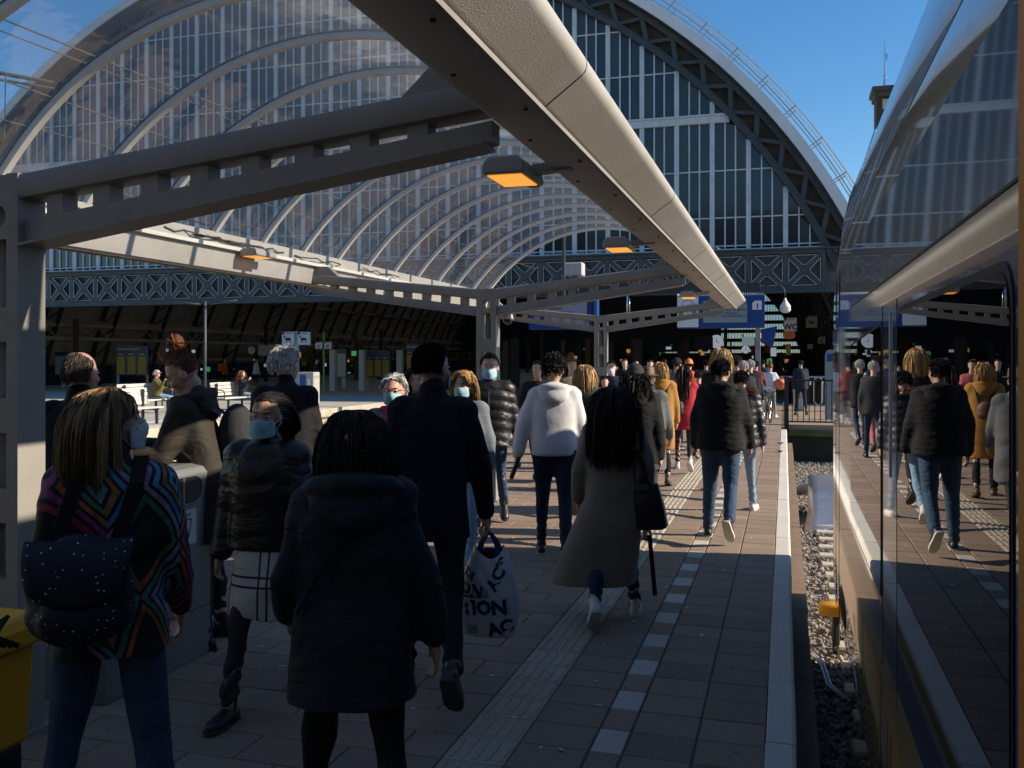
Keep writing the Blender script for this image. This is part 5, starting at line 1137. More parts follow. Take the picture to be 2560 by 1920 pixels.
def person(label, px, d, H, face=0.0, skin='skin', top=None, legs=None, shoes=('shoe_black','sole_dark'), hairs=('short','h_brown'), pose=None, mask=None, near=1, seed=1, wear=None, seat=None, group=None, loc=None, hatted=False):
    """near 2 = close to the camera (finest), 1 = middle, 0 = far. face: heading in degrees, 0 = walking away along the platform"""
    ps = dict(lean=3, larm=(5,8,15), rarm=(5,8,15), lleg=(18,6,2), rleg=(-18,22,2), head=(0,0,0), lfoot=0, rfoot=25, twist=0); ps.update(pose or {})
    k = H/1.75; L0 = loc if loc is not None else atD(px, d)
    root = thing('person', label, 'person', (L0[0], L0[1], 0), -R(face), group)
    hz = .93
    def ldir(a, o, sg): return Vector((sg*math.sin(R(o))*math.cos(R(a)), math.sin(R(a)), -math.cos(R(a))*math.cos(R(o))))
    J = {}; Lr = R(ps['lean']); up = Vector((0, math.sin(Lr), math.cos(Lr))); pel = Vector((0,0,hz)); tw = Matrix.Rotation(-R(ps['twist']), 3, 'Z')
    def sp(x, y, z):   # point given upright, bent with the torso
        if z <= hz: return Vector((x, y, z))
        q = tw @ Vector((x, y, 0)) if z > 1.15 else Vector((x,y,0)); return pel + up*(z-hz) + Vector((q.x, q.y*math.cos(Lr), -q.y*math.sin(Lr)))
    for sg, a, l in ((-1,'larm','lleg'),(1,'rarm','rleg')):
        s_ = 'L' if sg < 0 else 'R'; fa, oa, ea = ps[a][:3]; ina = ps[a][3] if len(ps[a]) > 3 else 0; sh = sp(sg*.175,-.005,1.405); el = sh + ldir(fa, oa, sg)*.29; fd = ldir(fa+ea, oa*.5-ina, sg); wr = el + fd*.255
        J[s_+'sh'], J[s_+'el'], J[s_+'wr'], J[s_+'fd'] = sh, el, wr, fd
        fl, kn, ol = ps[l]; hp = Vector((sg*.088,0,hz-.02)); kne = hp + ldir(fl, ol, sg)*.43; an = kne + ldir(fl-kn, ol, sg)*.415
        pt = R(ps['lfoot' if sg < 0 else 'rfoot']); fd2 = Vector((sg*.12, math.cos(pt), -math.sin(pt))).normalized(); J[s_+'hp'], J[s_+'kn'], J[s_+'an'], J[s_+'fo'] = hp, kne, an, fd2
    def solez(s_): return min((J[s_+'an'] + Matrix.Rotation(0,3,'X') @ (J[s_+'fo']*.16)).z - .065*J[s_+'fo'].xy.length, J[s_+'an'].z + J[s_+'fo'].z*(-.06) - .075)
    dz = -min(solez('L'), solez('R')) if seat is None else seat - (hz-.13)
    hd = ps['head']; Rm = Matrix.Rotation(-R(hd[0]), 3, 'Z') @ Matrix.Rotation(-R(hd[1]) - .4*Lr, 3, 'X') @ Matrix.Rotation(R(hd[2]), 3, 'Y')
    nb = sp(0,-.012,1.46); hc = sp(0,.012,1.46) + Vector((0,0,.175 - .012)); 
    Z = Vector((0,0,dz))
    def S(v): return (v + Z)*k
    for q in list(J):
        if q[1:] not in ('fd','fo'): J[q] = S(J[q])
    hcw = S(hc); nbw = S(nb); pelw = S(pel); vox = (.02,.012,.0065)[near]; n_ = (8,12,14)[near]
    # ---------- body: one continuous surface
    b = MB()
    def he(c, r): b.ell(hcw + Rm @ Vector(c)*k, [q*k for q in r], Rm, 16 if near else 10, 11 if near else 7)
    he((0,-.012,.032),(.077,.095,.093)); he((0,.028,-.022),(.062,.066,.088)); he((0,.044,-.076),(.045,.045,.04))
    if near:
        he((0,.076,-.098),(.02,.018,.017)); he((0,.080,.024),(.046,.017,.012)); he((0,.086,-.060),(.022,.013,.009))
        b.cap(hcw + Rm @ Vector((0,.088,.008))*k, .009*k, hcw + Rm @ Vector((0,.106,-.030))*k, .013*k, 8)
        for sg in (1,-1): he((sg*.036,.064,-.03),(.025,.026,.026)); he((sg*.079,-.004,-.012),(.010,.022,.033))
    b.cap(hcw + Rm @ Vector((0,-.022,-.075))*k, .050*k, nbw, .056*k, n_); b.cap(nbw + Vector((0,0,-.02)), .06*k, pelw, .09*k, n_)
    for s_, sg in (('L',-1),('R',1)):
        b.cap(nbw + Vector((0,0,-.05*k)), .05*k, J[s_+'sh'], .045*k, n_); b.cap(J[s_+'sh'], .042*k, J[s_+'el'], .034*k, n_); b.cap(J[s_+'el'], .034*k, J[s_+'wr'], .024*k, n_)
        b.cap(pelw, .085*k, J[s_+'hp'], .07*k, n_); b.cap(J[s_+'hp'], .07*k, J[s_+'kn'], .047*k, n_); b.cap(J[s_+'kn'], .045*k, J[s_+'an'], .034*k, n_)
        # hand: palm, four bent fingers, thumb
        fd = J[s_+'fd']; pn = Vector((-sg,0,0)); pn = (pn - fd*pn.dot(fd)).normalized(); side = Vector((0,1,0)); side = side - fd*side.dot(fd) - pn*side.dot(pn)
        if side.length < .2: side = fd.cross(pn)
        side.normalize(); wr = J[s_+'wr']; curl = 75 if s_ in ps.get('grip', '') else ps.get('curl', 28); cax = fd.cross(pn).normalized()
        pc = wr + fd*.048*k; b.cap(wr, .023*k, pc, .028*k, 8)
        Mx = Matrix((side, fd, pn)).transposed(); b.ell(pc + fd*.012*k, (.042*k,.050*k,.016*k), Mx, 10, 7)
        for j, (o_, ln) in enumerate(((-.034,.058),(-.0115,.070),(.011,.076),(.034,.068))):
            p0 = pc + fd*.048*k + side*o_*k; dcur = fd.copy()
            for q, fr in enumerate((.45,.32,.23)):
                dcur = Quaternion(cax, R((curl + 4*j)*(.6,1.0,.7)[q])) @ dcur; p1 = p0 + dcur*ln*fr*k; b.cap(p0, (.0088-.0007*q)*k, p1, (.0082-.0007*q)*k, 7); p0 = p1
        tb = pc + side*.030*k - fd*.012*k; t1 = tb + (fd*.7 + side*.5 + pn*.35).normalized()*.042*k; b.cap(tb, .013*k, t1, .0105*k, 7); b.cap(t1, .0105*k, t1 + (fd*.9 + side*.15 + pn*.4).normalized()*.03*k, .0085*k, 7)
    blob('body', b, skin, root, (.021,.0145,.0082)[near], (2,3,3)[near])
    if near:
        for sg in (1,-1):
            m = MB(); m.ell(hcw + Rm @ Vector((sg*.032,.0835,.006))*k, (.0135*k,.010*k,.0075*k), Rm, 10, 6); e_ = m.build('eye', MAT['eye_white'], root, smooth=True)
            m = MB(); m.ell(hcw + Rm @ Vector((sg*.032,.0900,.006))*k, (.0065*k,.0045*k,.0062*k), Rm, 8, 6); m.build('iris', MAT['eye'], e_, smooth=True)
            m = MB(); m.beam(hcw + Rm @ Vector((sg*.017,.0925,.026))*k, hcw + Rm @ Vector((sg*.050,.083,.028))*k, .006*k, .006*k); m.build('eyebrow', MAT['brown'], root)
    # ---------- trousers
    lg = dict(m='c_jeans', w=1.0, cuff=1.0, end=.0); lg.update(legs or {}); t = MB(); w_ = lg['w']
    t.ell(pelw + Vector((0,-.012,-.01))*k, (.165*k*w_**.5,.125*k*w_**.5,.13*k), None, 16, 10)
    for s_ in 'LR':
        en = J[s_+'an'] + (J[s_+'kn'] - J[s_+'an'])*lg['end']
        t.cap(J[s_+'hp'], .092*k*w_, J[s_+'kn'], .062*k*w_, n_); t.cap(J[s_+'kn'], .061*k*w_, en, .047*k*w_*lg['cuff'], n_); t.cap(J[s_+'hp'] + Vector((0,-.03*k,.02*k)), .098*k*w_, (J[s_+'hp']+J[s_+'kn'])/2, .078*k*w_, n_)
    blob('trousers', t, lg['m'], root, vox*1.9, 2, folds(seed, .010 if near else .006, 13, ankle=.42*k))
    # ---------- shoes
    for s_ in 'LR':
        fo = J[s_+'fo']; rt = fo.cross(Vector((0,0,1))); rt.normalize(); uv = rt.cross(fo); an = J[s_+'an']; boot = shoes[2] if len(shoes) > 2 else 0
        Mx = Matrix((rt, fo, uv)).transposed(); sm_ = MB()
        def fp(x, y_, z_): return an + Mx @ Vector((x, y_, z_-.0))*k
        prof = [(-.075,.018,.02),(-.07,.030,.062),(-.04,.035,.082),(.0,.037,.086),(.05,.040,.066),(.10,.044,.048),(.145,.040,.040),(.175,.028,.032),(.19,.012,.02)]
        rings = []
        for y_, hw, ht in prof: rings.append([fp(hw*cx_, y_, -.072 + ht*cz_) for cx_, cz_ in ((-1,0),(-1.02,.45),(-.75,.85),(0,1.0),(.75,.85),(1.02,.45),(1,0))])
        sm_.loft(rings); sm_.cap(an + Mx @ Vector((0,-.012,-.02))*k, .036*k, an + Mx @ Vector((0,-.012,.02+boot))*k, .040*k, 10); o = sm_.build('shoe', MAT[shoes[0]], root, smooth=True)
        if near:
            sm_ = MB(); ol = [(-.082,.016),(-.075,.034),(-.03,.039),(.03,.040),(.09,.047),(.145,.044),(.18,.031),(.197,.012)]
            loop = [(-a_, y_) for y_, a_ in ol] + [(a_, y_) for y_, a_ in reversed(ol)]; sm_.loft([[fp(a_, y_, z_) for a_, y_ in loop] for z_ in (-.087,-.066)]); sm_.build('sole', MAT[shoes[1]], o)
    # ---------- jacket or coat
    tp = dict(m='c_black', hem=.86, w=1.0, flare=1.05, arm=1.0, hood=False, collar=False, puff=None, amp=.008, sleeve=.96, open=0.0, f=8.0, swing=0.0, pw=2.4); tp.update(top or {}); c = MB(); w_ = tp['w']
    rows_ = [(1.485,.070,.075),(1.445,.125,.090),(1.40,.172,.108),(1.32,.182,.125),(1.22,.180,.132),(1.10,.172,.130),(.98,.178,.138),(.90,.186,.146)]
    hem = tp['hem']
    rr = [(z, a_*w_, b_*w_) for z, a_, b_ in rows_ if z > hem+.02]
    if hem < .88:
        nst = max(2, int((.90-hem)/.09)); 
        for q in range(1, nst+1):
            f_ = q/nst; rr.append((.90-(.90-hem)*f_, .186*w_*(1+(tp['flare']-1)*f_), .146*w_*(1+(tp['flare']-1)*f_*1.15)))
    else: rr.append((hem, .178*w_*tp['flare'], .140*w_*tp['flare']))
    rings = []
    for z, a_, b_ in rr:
        cc = sp(0, -.008 if z > 1.0 else -.012, z); sw = tp['swing']*max(0, .9-z); cc = cc + Vector((sw,0,0)); rg = ring(0,0,0,a_*k,b_*k,28,tp['pw']); Mt = tw if z > 1.15 else Matrix.Identity(3); cw = S(cc); rings.append([cw + Mt @ q for q in rg])
    c.loft(rings)
    if near and hem > .3 and hem < .8: pass
    for s_, sg in (('L',-1),('R',1)):
        sh, el, wr = J[s_+'sh'], J[s_+'el'], J[s_+'wr']; en = el + (wr-el)*tp['sleeve']; a_ = tp['arm']*k
        c.cap(sh + Vector((-sg*.03*k,0,.0)), .078*a_, el, .061*a_, n_); c.cap(el, .061*a_, en, .049*a_, n_); c.cap(sp(sg*.06,-.01,1.43)*0 + S(sp(sg*.06,-.01,1.43)), .055*a_, sh, .062*a_, n_)
    if tp['collar']: 
        c.cap(nbw + Vector((0,-.006,.0))*k, .078*k, nbw + Vector((0,-.002,.05))*k, .074*k, n_)
    if tp['hood']:
        hs = k*(1.0 if tp['hood'] is True else tp['hood']); hd_ = MB(); h0 = S(sp(0,-.085,1.45)); Mh = Matrix.Rotation(R(-28),3,'X')
        hd_.ell(h0 + Vector((0,-.03,-.03))*k, (.125*hs,.062*hs,.105*hs), Mh, 18, 12); hd_.ell(h0 + Vector((0,-.045,-.085))*k, (.085*hs,.05*hs,.07*hs), None, 14, 9)
        n9 = 14
        for q in range(n9):   # rolled rim round the neck
            a1 = R(-35 + 250*q/n9 + 0); a2 = R(-35 + 250*(q+1)/n9)
            f9 = lambda a_: h0 + Vector((.118*hs*math.cos(a_), .045*k - .100*hs*math.sin(a_), .018*k + .028*hs*math.sin(a_) - .02*k))
            hd_.cap(f9(a1), .034*hs, f9(a2), .034*hs, 10)
        blob('hood', hd_, tp['m'], root, vox*1.3, 2, folds(seed+90, .006, 8))
    blob('coat' if hem < .75 else 'jacket', c, tp['m'], root, vox*1.6, 4, folds(seed+50, tp['amp'] if near else tp['amp']*.6, tp['f'], puff=tp['puff']))
    # ---------- hair and headgear
    st_, hm = hairs[:2]; nh = hairs[2] if len(hairs) > 2 else (200,640,2000)[near]
    if st_: hair(root, Rm, hcw, k, st_, hm, nh, seed, hatted=hatted, w0=(.007,.0040,.0026)[near] if len(hairs) < 4 else hairs[3])
    # ---------- face mask
    if mask:
        P = []
        for i_ in range(15):
            u = -1 + 2*i_/14; a_ = R(66)*u; row = []
            for j in range(11):
                v = j/10; bul = .018*math.exp(-(u*2.4)**2)*math.exp(-((v-.30)*3.2)**2) + .010*math.exp(-(u*1.6)**2); zz = -.022 + .014*math.exp(-(u*2.6)**2)*(1-v) - v*(.094 - .020*abs(u)**1.5); rad = .080 + bul - .012*max(0,v-.6) + .0016*math.cos(v*26); row.append(hcw + Rm @ Vector((math.sin(a_)*(.074+.4*bul), .014 + math.cos(a_)*rad, zz))*k)
            P.append(row)
        m = MB(); m.grid(P); o = m.build('face_mask', MAT[mask], root, smooth=True, fix=False); sd = o.modifiers.new('s','SOLIDIFY'); sd.thickness = .0025
        for sg in (1,-1):
            i_ = 0 if sg < 0 else 14; m = MB(); ear = hcw + Rm @ Vector((sg*.088,-.012,.0))*k; m.tube([P[i_][1], (P[i_][1]+ear)/2 + Rm @ Vector((sg*.006,0,.008))*k, ear + Rm @ Vector((0,0,.012))*k], .0016, 5); m.tube([P[i_][9], (P[i_][9]+ear)/2, ear + Rm @ Vector((0,-.004,-.025))*k], .0016, 5); m.build('ear_loop', MAT['mask_white'], o)
    J.update(hc=hcw, Rm=Rm, k=k, nb=nbw, pel=pelw, root=root, S=S, sp=sp); return J
def hat(J, style, m_, root):
    Rm, hc, k = J['Rm'], J['hc'], J['k']; m = MB()
    def P(x, y_, z_): return hc + Rm @ Vector((x, y_, z_))*k
    if style == 'beanie':
        m.loft([[P(SA[0]*s_*1.07*math.cos(2*math.pi*q/18), SC[1]+SA[1]*s_*1.07*math.sin(2*math.pi*q/18), z_) for q in range(18)] for z_, s_ in ((.02,.99),(.022,1.04),(.05,1.05),(.052,1.0),(.085,.93),(.115,.72),(.135,.45),(.145,.12))])
    elif style == 'cap':
        m.loft([[P(SA[0]*s_*1.06*math.cos(2*math.pi*q/18), SC[1]+SA[1]*s_*1.06*math.sin(2*math.pi*q/18), z_) for q in range(18)] for z_, s_ in ((.035,1.0),(.06,.99),(.09,.9),(.115,.7),(.13,.4),(.134,.1))])
        pts = [P(.07*math.cos(R(a)), .075+.075*math.sin(R(a)), .045-.012*math.sin(R(a))) for a in range(0,181,20)]; m.loft([pts, [q + Vector((0,0,-.005)) for q in pts]])
    elif style == 'fedora':
        m.loft([[P(SA[0]*s_*1.1*math.cos(2*math.pi*q/20), SC[1]+SA[1]*s_*1.1*math.sin(2*math.pi*q/20), z_) for q in range(20)] for z_, s_ in ((.045,1.5),(.05,1.52),(.054,1.45),(.056,1.0),(.10,.96),(.145,.86),(.155,.7),(.148,.3))])
    o = m.build(style if style != 'fedora' else 'hat', MAT[m_], root, smooth=True)
    return o
def backpack(label, J, m_, w_=.30, h_=.42, d_=.15, zc=1.17, x=0.0, small=False, name='backpack', strap='black'):
    """rests on the wearer's back: a thing of its own, placed in the wearer's frame"""
    root = J['root']; k = J['k']; M = Matrix.Translation(root.location) @ root.rotation_euler.to_matrix().to_4x4(); t = thing(name, label, 'backpack', root.location, root.rotation_euler.z)
    c = J['S'](J['sp'](x,-.15,zc)); b = MB(); b.ell(c + Vector((0,-d_*.45,0)), (w_*.5,d_*.62,h_*.52), None, 16, 12); b.ell(c + Vector((0,-d_*.45,-h_*.2)), (w_*.52,d_*.66,h_*.30), None, 16, 10)
    if not small: b.ell(c + Vector((0,-d_*.95,-h_*.22)), (w_*.36,d_*.30,h_*.24), None, 12, 8)
    blob('bag', b, m_, t, .012 if not small else .016, 3, folds(int(zc*100), .004, 10))
    for sg in (1,-1):
        m = MB(); pts = [c + Vector((sg*w_*.28,0,h_*.36)), J['S'](J['sp'](sg*.10,-.125,1.40)), J['S'](J['sp'](sg*.105,-.03,1.492)), J['S'](J['sp'](sg*.115,.09,1.42)), J['S'](J['sp'](sg*.13,.13,1.28)), J['S'](J['sp'](sg*.175,.02,1.12)), c + Vector((sg*w_*.45,.02,-h_*.3))]
        for q in range(len(pts)-1): m.beam(pts[q], pts[q+1], .05*k, .012*k, up=(0,1,.6))
        m.build('strap', MAT[strap], t)
    return t, c
# ================================================================ PEOPLE on the platform
WALK = dict(lleg=(20,6,2), rleg=(-20,26,2), rfoot=35, lfoot=-6, larm=(-14,8,14), rarm=(16,8,20))
WALK2 = dict(rleg=(20,6,2), lleg=(-20,26,2), lfoot=35, rfoot=-6, rarm=(-14,8,14), larm=(16,8,20))
STEP = dict(lleg=(10,5,2), rleg=(-12,14,2), rfoot=20, lfoot=0, larm=(-6,8,14), rarm=(8,8,16))
STAND = dict(lleg=(2,3,4), rleg=(-2,3,4), rfoot=0, lfoot=0, larm=(2,8,14), rarm=(2,8,14))
def Pz(base, **kw): q = dict(base); q.update(kw); return q
def inroot(J): return J['root']
# 1 striped jacket woman
J1 = person('woman in black jacket with coloured diamond stripes and a dotted backpack', 276, 3.25, 1.70, -32, top=dict(m='c_zigzag', hem=.80, w=1.06, flare=1.08, arm=1.12, collar=True, amp=.012, f=11), legs=dict(m='c_jeans', w=1.08), hairs=('bob','h_streak',4600,.0020), mask='mask_white', near=2, seed=3, pose=Pz(STAND, lleg=(6,5,9), rleg=(-4,8,8), larm=(-4,10,30,4), rarm=(-2,10,34,4), head=(76,-8,4)))
bp1, c1 = backpack('navy backpack with white dots on the striped jacket woman', J1, 'c_dots', .34, .36, .17, 1.06, x=-.06, strap='c_black')
m = MB(); P = []
for i_ in range(13):
    u = -1 + i_/6; P.append([c1 + Vector((u*.165*math.cos(v*.5), -.17 - .03*math.cos(u*1.5) + .07*(1-v)**3, .175 - .21*v*(1-.25*u*u))) for v in [q/8 for q in range(9)]])
m.grid(P); fl = m.build('flap', MAT['c_dots'], bp1, smooth=True, fix=False); fl.modifiers.new('s','SOLIDIFY').thickness = .012
m = MB(); 
for j in range(5): m.tube([c1 + Vector((-.20,-.14,-.05)), c1 + Vector((-.225-.012*j,-.15,-.09)), c1 + Vector((-.24+.018*j,-.155,-.145))], [.006,.006,.009], 6)
m.build('tassel', MAT['black'], bp1, smooth=True)
# 2 navy parka woman in front
J2 = person('woman in dark navy hooded parka walking away at the front centre', 884, 3.2, 1.63, -22, top=dict(m='c_parka', hem=.69, w=1.20, flare=1.12, arm=1.22, hood=1.3, amp=.013, f=11, sleeve=.94), legs=dict(m='c_black', w=1.02), hairs=('bob','h_black',4200,.0021), near=2, seed=5, pose=Pz(STEP, lleg=(14,6,7), rleg=(-14,20,8), larm=(4,14,40), rarm=(-4,17,10), head=(-14,-4,0), lean=5))
rt = J2['root']; h2 = J2['hc']; m = MB(); rs = random.Random(3)
for j in range(46):
    t_ = j/45; q = h2 + Vector((.0-.012+.03*t_**2, -.148-.006*math.sin(6*t_), .04-.125*t_)); m.ell(q + Vector((rs.uniform(-.008,.008),0,rs.uniform(-.004,.004))), (.0045,.0035,.0045), None, 6, 5)
for j in range(20): an = j/20*6.28; m.ell(h2 + Vector((.038+.014*math.cos(an), -.150, -.025+.014*math.sin(an))), (.0035,.003,.0035), None, 6, 4)
mat('gold', (.42,.27,.12), .3, metal=.8); m.build('hair_clip', MAT['gold'], rt, smooth=True)
S_, sp_ = J2['S'], J2['sp']; m = MB(); pts = [S_(sp_(.02,-.170,1.34)), S_(sp_(-.06,-.178,1.24)), S_(sp_(-.12,-.172,1.14)), S_(sp_(-.19,-.12,1.02))]
for q in range(3): m.beam(pts[q], pts[q+1], .012, .02, up=(0,1,0))
m.build('strap', MAT['c_black'], rt)
# 3 navy coat man with the shopping bag
J3 = person('tall man in long navy coat carrying a printed shopping bag', 1080, 5.0, 1.89, -18, top=dict(m='c_navy', hem=.77, w=1.02, flare=1.06, arm=1.05, collar=True, amp=.006), legs=dict(m='c_black', w=1.0), hairs=('crop','h_dkbrown',2600,.0024), mask='mask_blue', near=2, seed=8, pose=Pz(WALK, lleg=(14,4,4), rleg=(-22,30,3), rfoot=48, rarm=(4,13,6), larm=(-4,10,24), head=(34,0,0), lean=4, grip='R'))
# 4 young woman with blue mask
J4 = person('young woman with long black hair, blue mask and black puffer jacket', 672, 4.75, 1.64, 172, skin='skin_tan', top=dict(m='c_leather', hem=.90, w=1.22, flare=1.0, arm=1.28, collar=True, puff=(.006,.13), amp=.010), legs=dict(m='c_char', w=1.0, end=.12, cuff=1.15), shoes=('shoe_black','sole_dark',.11), hairs=('sleek','h_black',2600,.0025), mask='mask_blue', near=2, seed=12, pose=Pz(WALK2, head=(-6,-2,-3), rarm=(-6,12,18), larm=(8,12,24)))
rt = J4['root']; S_, sp_ = J4['S'], J4['sp']; b = MB(); rings = []
for z, a_, c_ in ((.96,.165,.13),(.86,.19,.15),(.74,.20,.165),(.62,.205,.175),(.55,.215,.18)): rings.append([S_(Vector((q.x + .03*(.96-z), q.y + .02, z + .03*math.sin(3*q.x*6)*(z < .6)))) for q in ring(0,0,0,a_,c_,28,2.2)])
b.loft(rings); blob('plaid_scarf', b, 'c_plaid', rt, .012, 2, folds(77,.010,9,vert=1.1))
# 5 bun haired woman at the bin
J5 = person('woman with messy auburn bun and khaki coat leaning on the bin', 522, 5.8, 1.85, -116, top=dict(m='c_khaki', hem=.62, w=1.14, flare=1.12, arm=1.2, hood=1.15, amp=.012), legs=dict(m='c_char'), hairs=('bun','h_red',3000,.0023), near=2, seed=15, pose=Pz(STAND, lean=15, head=(-6,24,0), larm=(22,8,78,14), rarm=(26,8,70,14)))
backpack('dark grey backpack worn by the bun haired woman', J5, 'c_char', .30, .44, .20, 1.18)
m = MB(); w5 = (J5['Lwr'] + J5['Rwr'])/2 + J5['Lfd']*.09; m.cbox((-.036,-.004,-.075),(.036,.004,.075), .004, Matrix.Translation(w5) @ Matrix.Rotation(R(50),4,'X')); ph = m.build('phone', MAT['black_gloss']); ph.matrix_world = Matrix.Translation(J5['root'].location) @ J5['root'].rotation_euler.to_matrix().to_4x4(); tag(ph, 'black phone in the hands of the bun haired woman', 'phone')
# 6 balding man left
person('balding man in dark navy coat beside the near column', 198, 5.3, 1.83, -24, skin='skin_red', top=dict(m='c_navy', hem=.60, w=1.12, flare=1.1, arm=1.12, collar=True, amp=.006), legs=dict(m='c_black'), hairs=('bald','h_greybrown',2200,.0024), near=2, seed=17, pose=Pz(STAND, head=(24,-3,0)))
# 7 grey haired man
person('man with wavy grey hair and black coat seen from behind', 712, 6.95, 1.88, -14, skin='skin_red', top=dict(m='c_black', hem=.60, w=1.16, flare=1.1, arm=1.15, collar=True), legs=dict(m='c_black'), hairs=('wavy','h_grey',1200,.0042), near=1, seed=19, pose=Pz(STEP, head=(22,-2,0)))
# 8 white haired woman with pink scarf
J8 = person('woman with white hair, glasses, blue mask and pink scarf', 984, 7.2, 1.69, 158, skin='skin_red', top=dict(m='c_tweed', hem=.52, w=1.12, flare=1.14, arm=1.15), legs=dict(m='c_orange_t'), shoes=('shoe_white','sole_white'), hairs=('wavy','h_white',1200,.0042), mask='mask_blue', near=1, seed=21, pose=Pz(WALK, head=(8,0,0)))
rt = J8['root']; S_, sp_ = J8['S'], J8['sp']; b = MB(); n8 = J8['nb']; 
for j in range(14): an = 2*math.pi*j/14; an2 = 2*math.pi*(j+1)/14; b.cap(n8 + Vector((.085*math.cos(an), .085*math.sin(an)+.01, .005+.012*math.sin(an))), .038, n8 + Vector((.085*math.cos(an2), .085*math.sin(an2)+.01, .005+.012*math.sin(an2))), .038, 8)
b.cap(S_(sp_(.03,.13,1.42)), .05, S_(sp_(.05,.155,1.12)), .045, 8); b.cap(S_(sp_(-.02,.135,1.42)), .05, S_(sp_(-.015,.155,1.2)), .045, 8); blob('scarf', b, 'c_pink', rt, .014, 2, folds(3,.008,16))
m = MB(); Rm, hc, k = J8['Rm'], J8['hc'], J8['k']
for sg in (1,-1): m.tube([hc + Rm @ Vector((sg*.033+.024*math.cos(2*math.pi*q/14), .102-.01*abs(math.cos(2*math.pi*q/14)), .006+.020*math.sin(2*math.pi*q/14)))*k for q in range(15)], .0028, 5); m.tube([hc + Rm @ Vector((sg*.057,.094,.01))*k, hc + Rm @ Vector((sg*.083,.0,.008))*k], .0025, 5)
m.tube([hc + Rm @ Vector((-.01,.104,.01))*k, hc + Rm @ Vector((.01,.104,.01))*k], .0025, 5); m.build('glasses', MAT['brown'], rt, smooth=True)
# 9 blond woman behind the navy coat man
person('blond woman with blue mask half hidden behind the navy coat man', 1160, 8.2, 1.71, 172, top=dict(m='c_grey_blue', hem=.74, w=1.10, arm=1.1), legs=dict(m='c_jeans_l'), shoes=('shoe_brown','sole_white'), hairs=('mid','h_blond',1100,.0046), mask='mask_blue', near=1, seed=23, pose=Pz(WALK, head=(10,6,0)))
person('dark haired woman mostly hidden behind the white haired woman', 1042, 9.4, 1.72, 162, top=dict(m='c_char', hem=.7), legs=dict(m='c_black'), hairs=('long','h_brown',500,.007), near=1, seed=24, pose=Pz(WALK2))
# 10 young man in puffer jacket
J10 = person('young man with pale mask and black quilted jacket walking towards us', 1226, 9.7, 1.87, 166, top=dict(m='c_puff', hem=.84, w=1.16, arm=1.22, collar=True, hood=.9, puff=(.015,.105), amp=.005), legs=dict(m='c_jeans', w=1.0), hairs=('short','h_brown',800,.0055), mask='mask_blue', near=1, seed=27, pose=Pz(WALK2, head=(4,4,0), larm=(-10,10,12), rarm=(10,12,30)))
m = MB(); S_, sp_ = J10['S'], J10['sp']; m.tube([S_(sp_(0,.165,1.40)), S_(sp_(0,.182,1.2)), S_(sp_(0,.182,1.0)), S_(sp_(0,.178,.88))], .005, 6); m.build('zip', MAT['chrome'], J10['root'])
# 11 white hoodie
J11 = person('young man with curly black hair in a white hoodie', 1385, 8.4, 1.82, -12, skin='skin_tan', top=dict(m='c_white', hem=.88, w=1.12, flare=.98, arm=1.15, hood=1.1, amp=.006, f=6), legs=dict(m='c_navy2', w=1.15), shoes=('shoe_black','sole_white'), hairs=('curly','h_black',1200,.0042), near=1, seed=31, pose=Pz(STEP, larm=(-4,20,8), rarm=(4,12,10), grip='L', head=(14,0,0)))
M11 = Matrix.Translation(J11['root'].location) @ J11['root'].rotation_euler.to_matrix().to_4x4(); m = MB(); q = J11['Lwr'] + J11['Lfd']*.11; m.cbox((-.02,-.07,-.13),(.02,.07,.11), .012, Matrix.Translation(q) @ Matrix.Rotation(R(20),4,'Y') @ Matrix.Rotation(R(-15),4,'X')); o = m.build('wallet_bag', MAT['c_leather']); o.matrix_world = M11; tag(o, 'small black pouch in the left hand of the white hoodie man', 'pouch')
# 12 blond woman green coat
person('blond woman in dark green coat right of the white hoodie man', 1462, 10.8, 1.74, -12, top=dict(m='c_green', hem=.60, w=1.18, arm=1.15, hood=1.1), legs=dict(m='c_black'), hairs=('bob','h_blond',1100,.0046), near=1, seed=33, pose=Pz(WALK2))
# 13 brown coat woman
J13 = person('woman with long dark hair and a long swinging brown wool coat', 1535, 6.35, 1.61, -10, top=dict(m='c_brown', hem=.30, w=1.20, flare=1.5, arm=1.22, amp=.016, f=6.0, swing=-.26, collar=True), legs=dict(m='c_jeans_d', w=1.0), shoes=('shoe_white','sole_white'), hairs=('long','h_dkbrown',3800,.0026), near=2, seed=36, pose=Pz(STEP, lleg=(-16,30,4), rleg=(12,4,5), lfoot=42, rfoot=0, rarm=(-6,14,34), larm=(4,13,18)))
def tote(label, J, m_):
    root = J['root']; t = thing('shoulder_bag', label, 'handbag', root.location, root.rotation_euler.z); S_, sp_ = J['S'], J['sp']; c = S_(sp_(.21,-.06,.90)); b = MB()
    b.loft([[c + Vector((x_*w_, y_*d_, z)) for x_, y_ in ((-1,-1),(0,-1.25),(1,-1),(1.15,0),(1,1),(0,1.25),(-1,1),(-1.15,0))] for z, w_, d_ in ((-.19,.125,.05),(-.17,.16,.075),(-.02,.14,.065),(.10,.105,.045),(.13,.10,.03))]); blob('bag', b, m_, t, .012, 2, folds(9,.008,9))
    for dx in (-.045,.035):
        m = MB(); pts = [c + Vector((dx*1.4,-.045,.11)), S_(sp_(.165+dx*.3,-.155,1.28)), S_(sp_(.15+dx*.3,-.09,1.475)), S_(sp_(.15+dx*.3,.06,1.46)), S_(sp_(.18,.14,1.2)), c + Vector((dx,.05,.11))]
        for q in range(5): m.beam(pts[q], pts[q+1], .022, .007, up=(0,1,.4))
        m.build('strap', MAT['c_leather'], t)
    return t
tote('black leather shoulder bag of the brown coat woman', J13, 'c_leather')
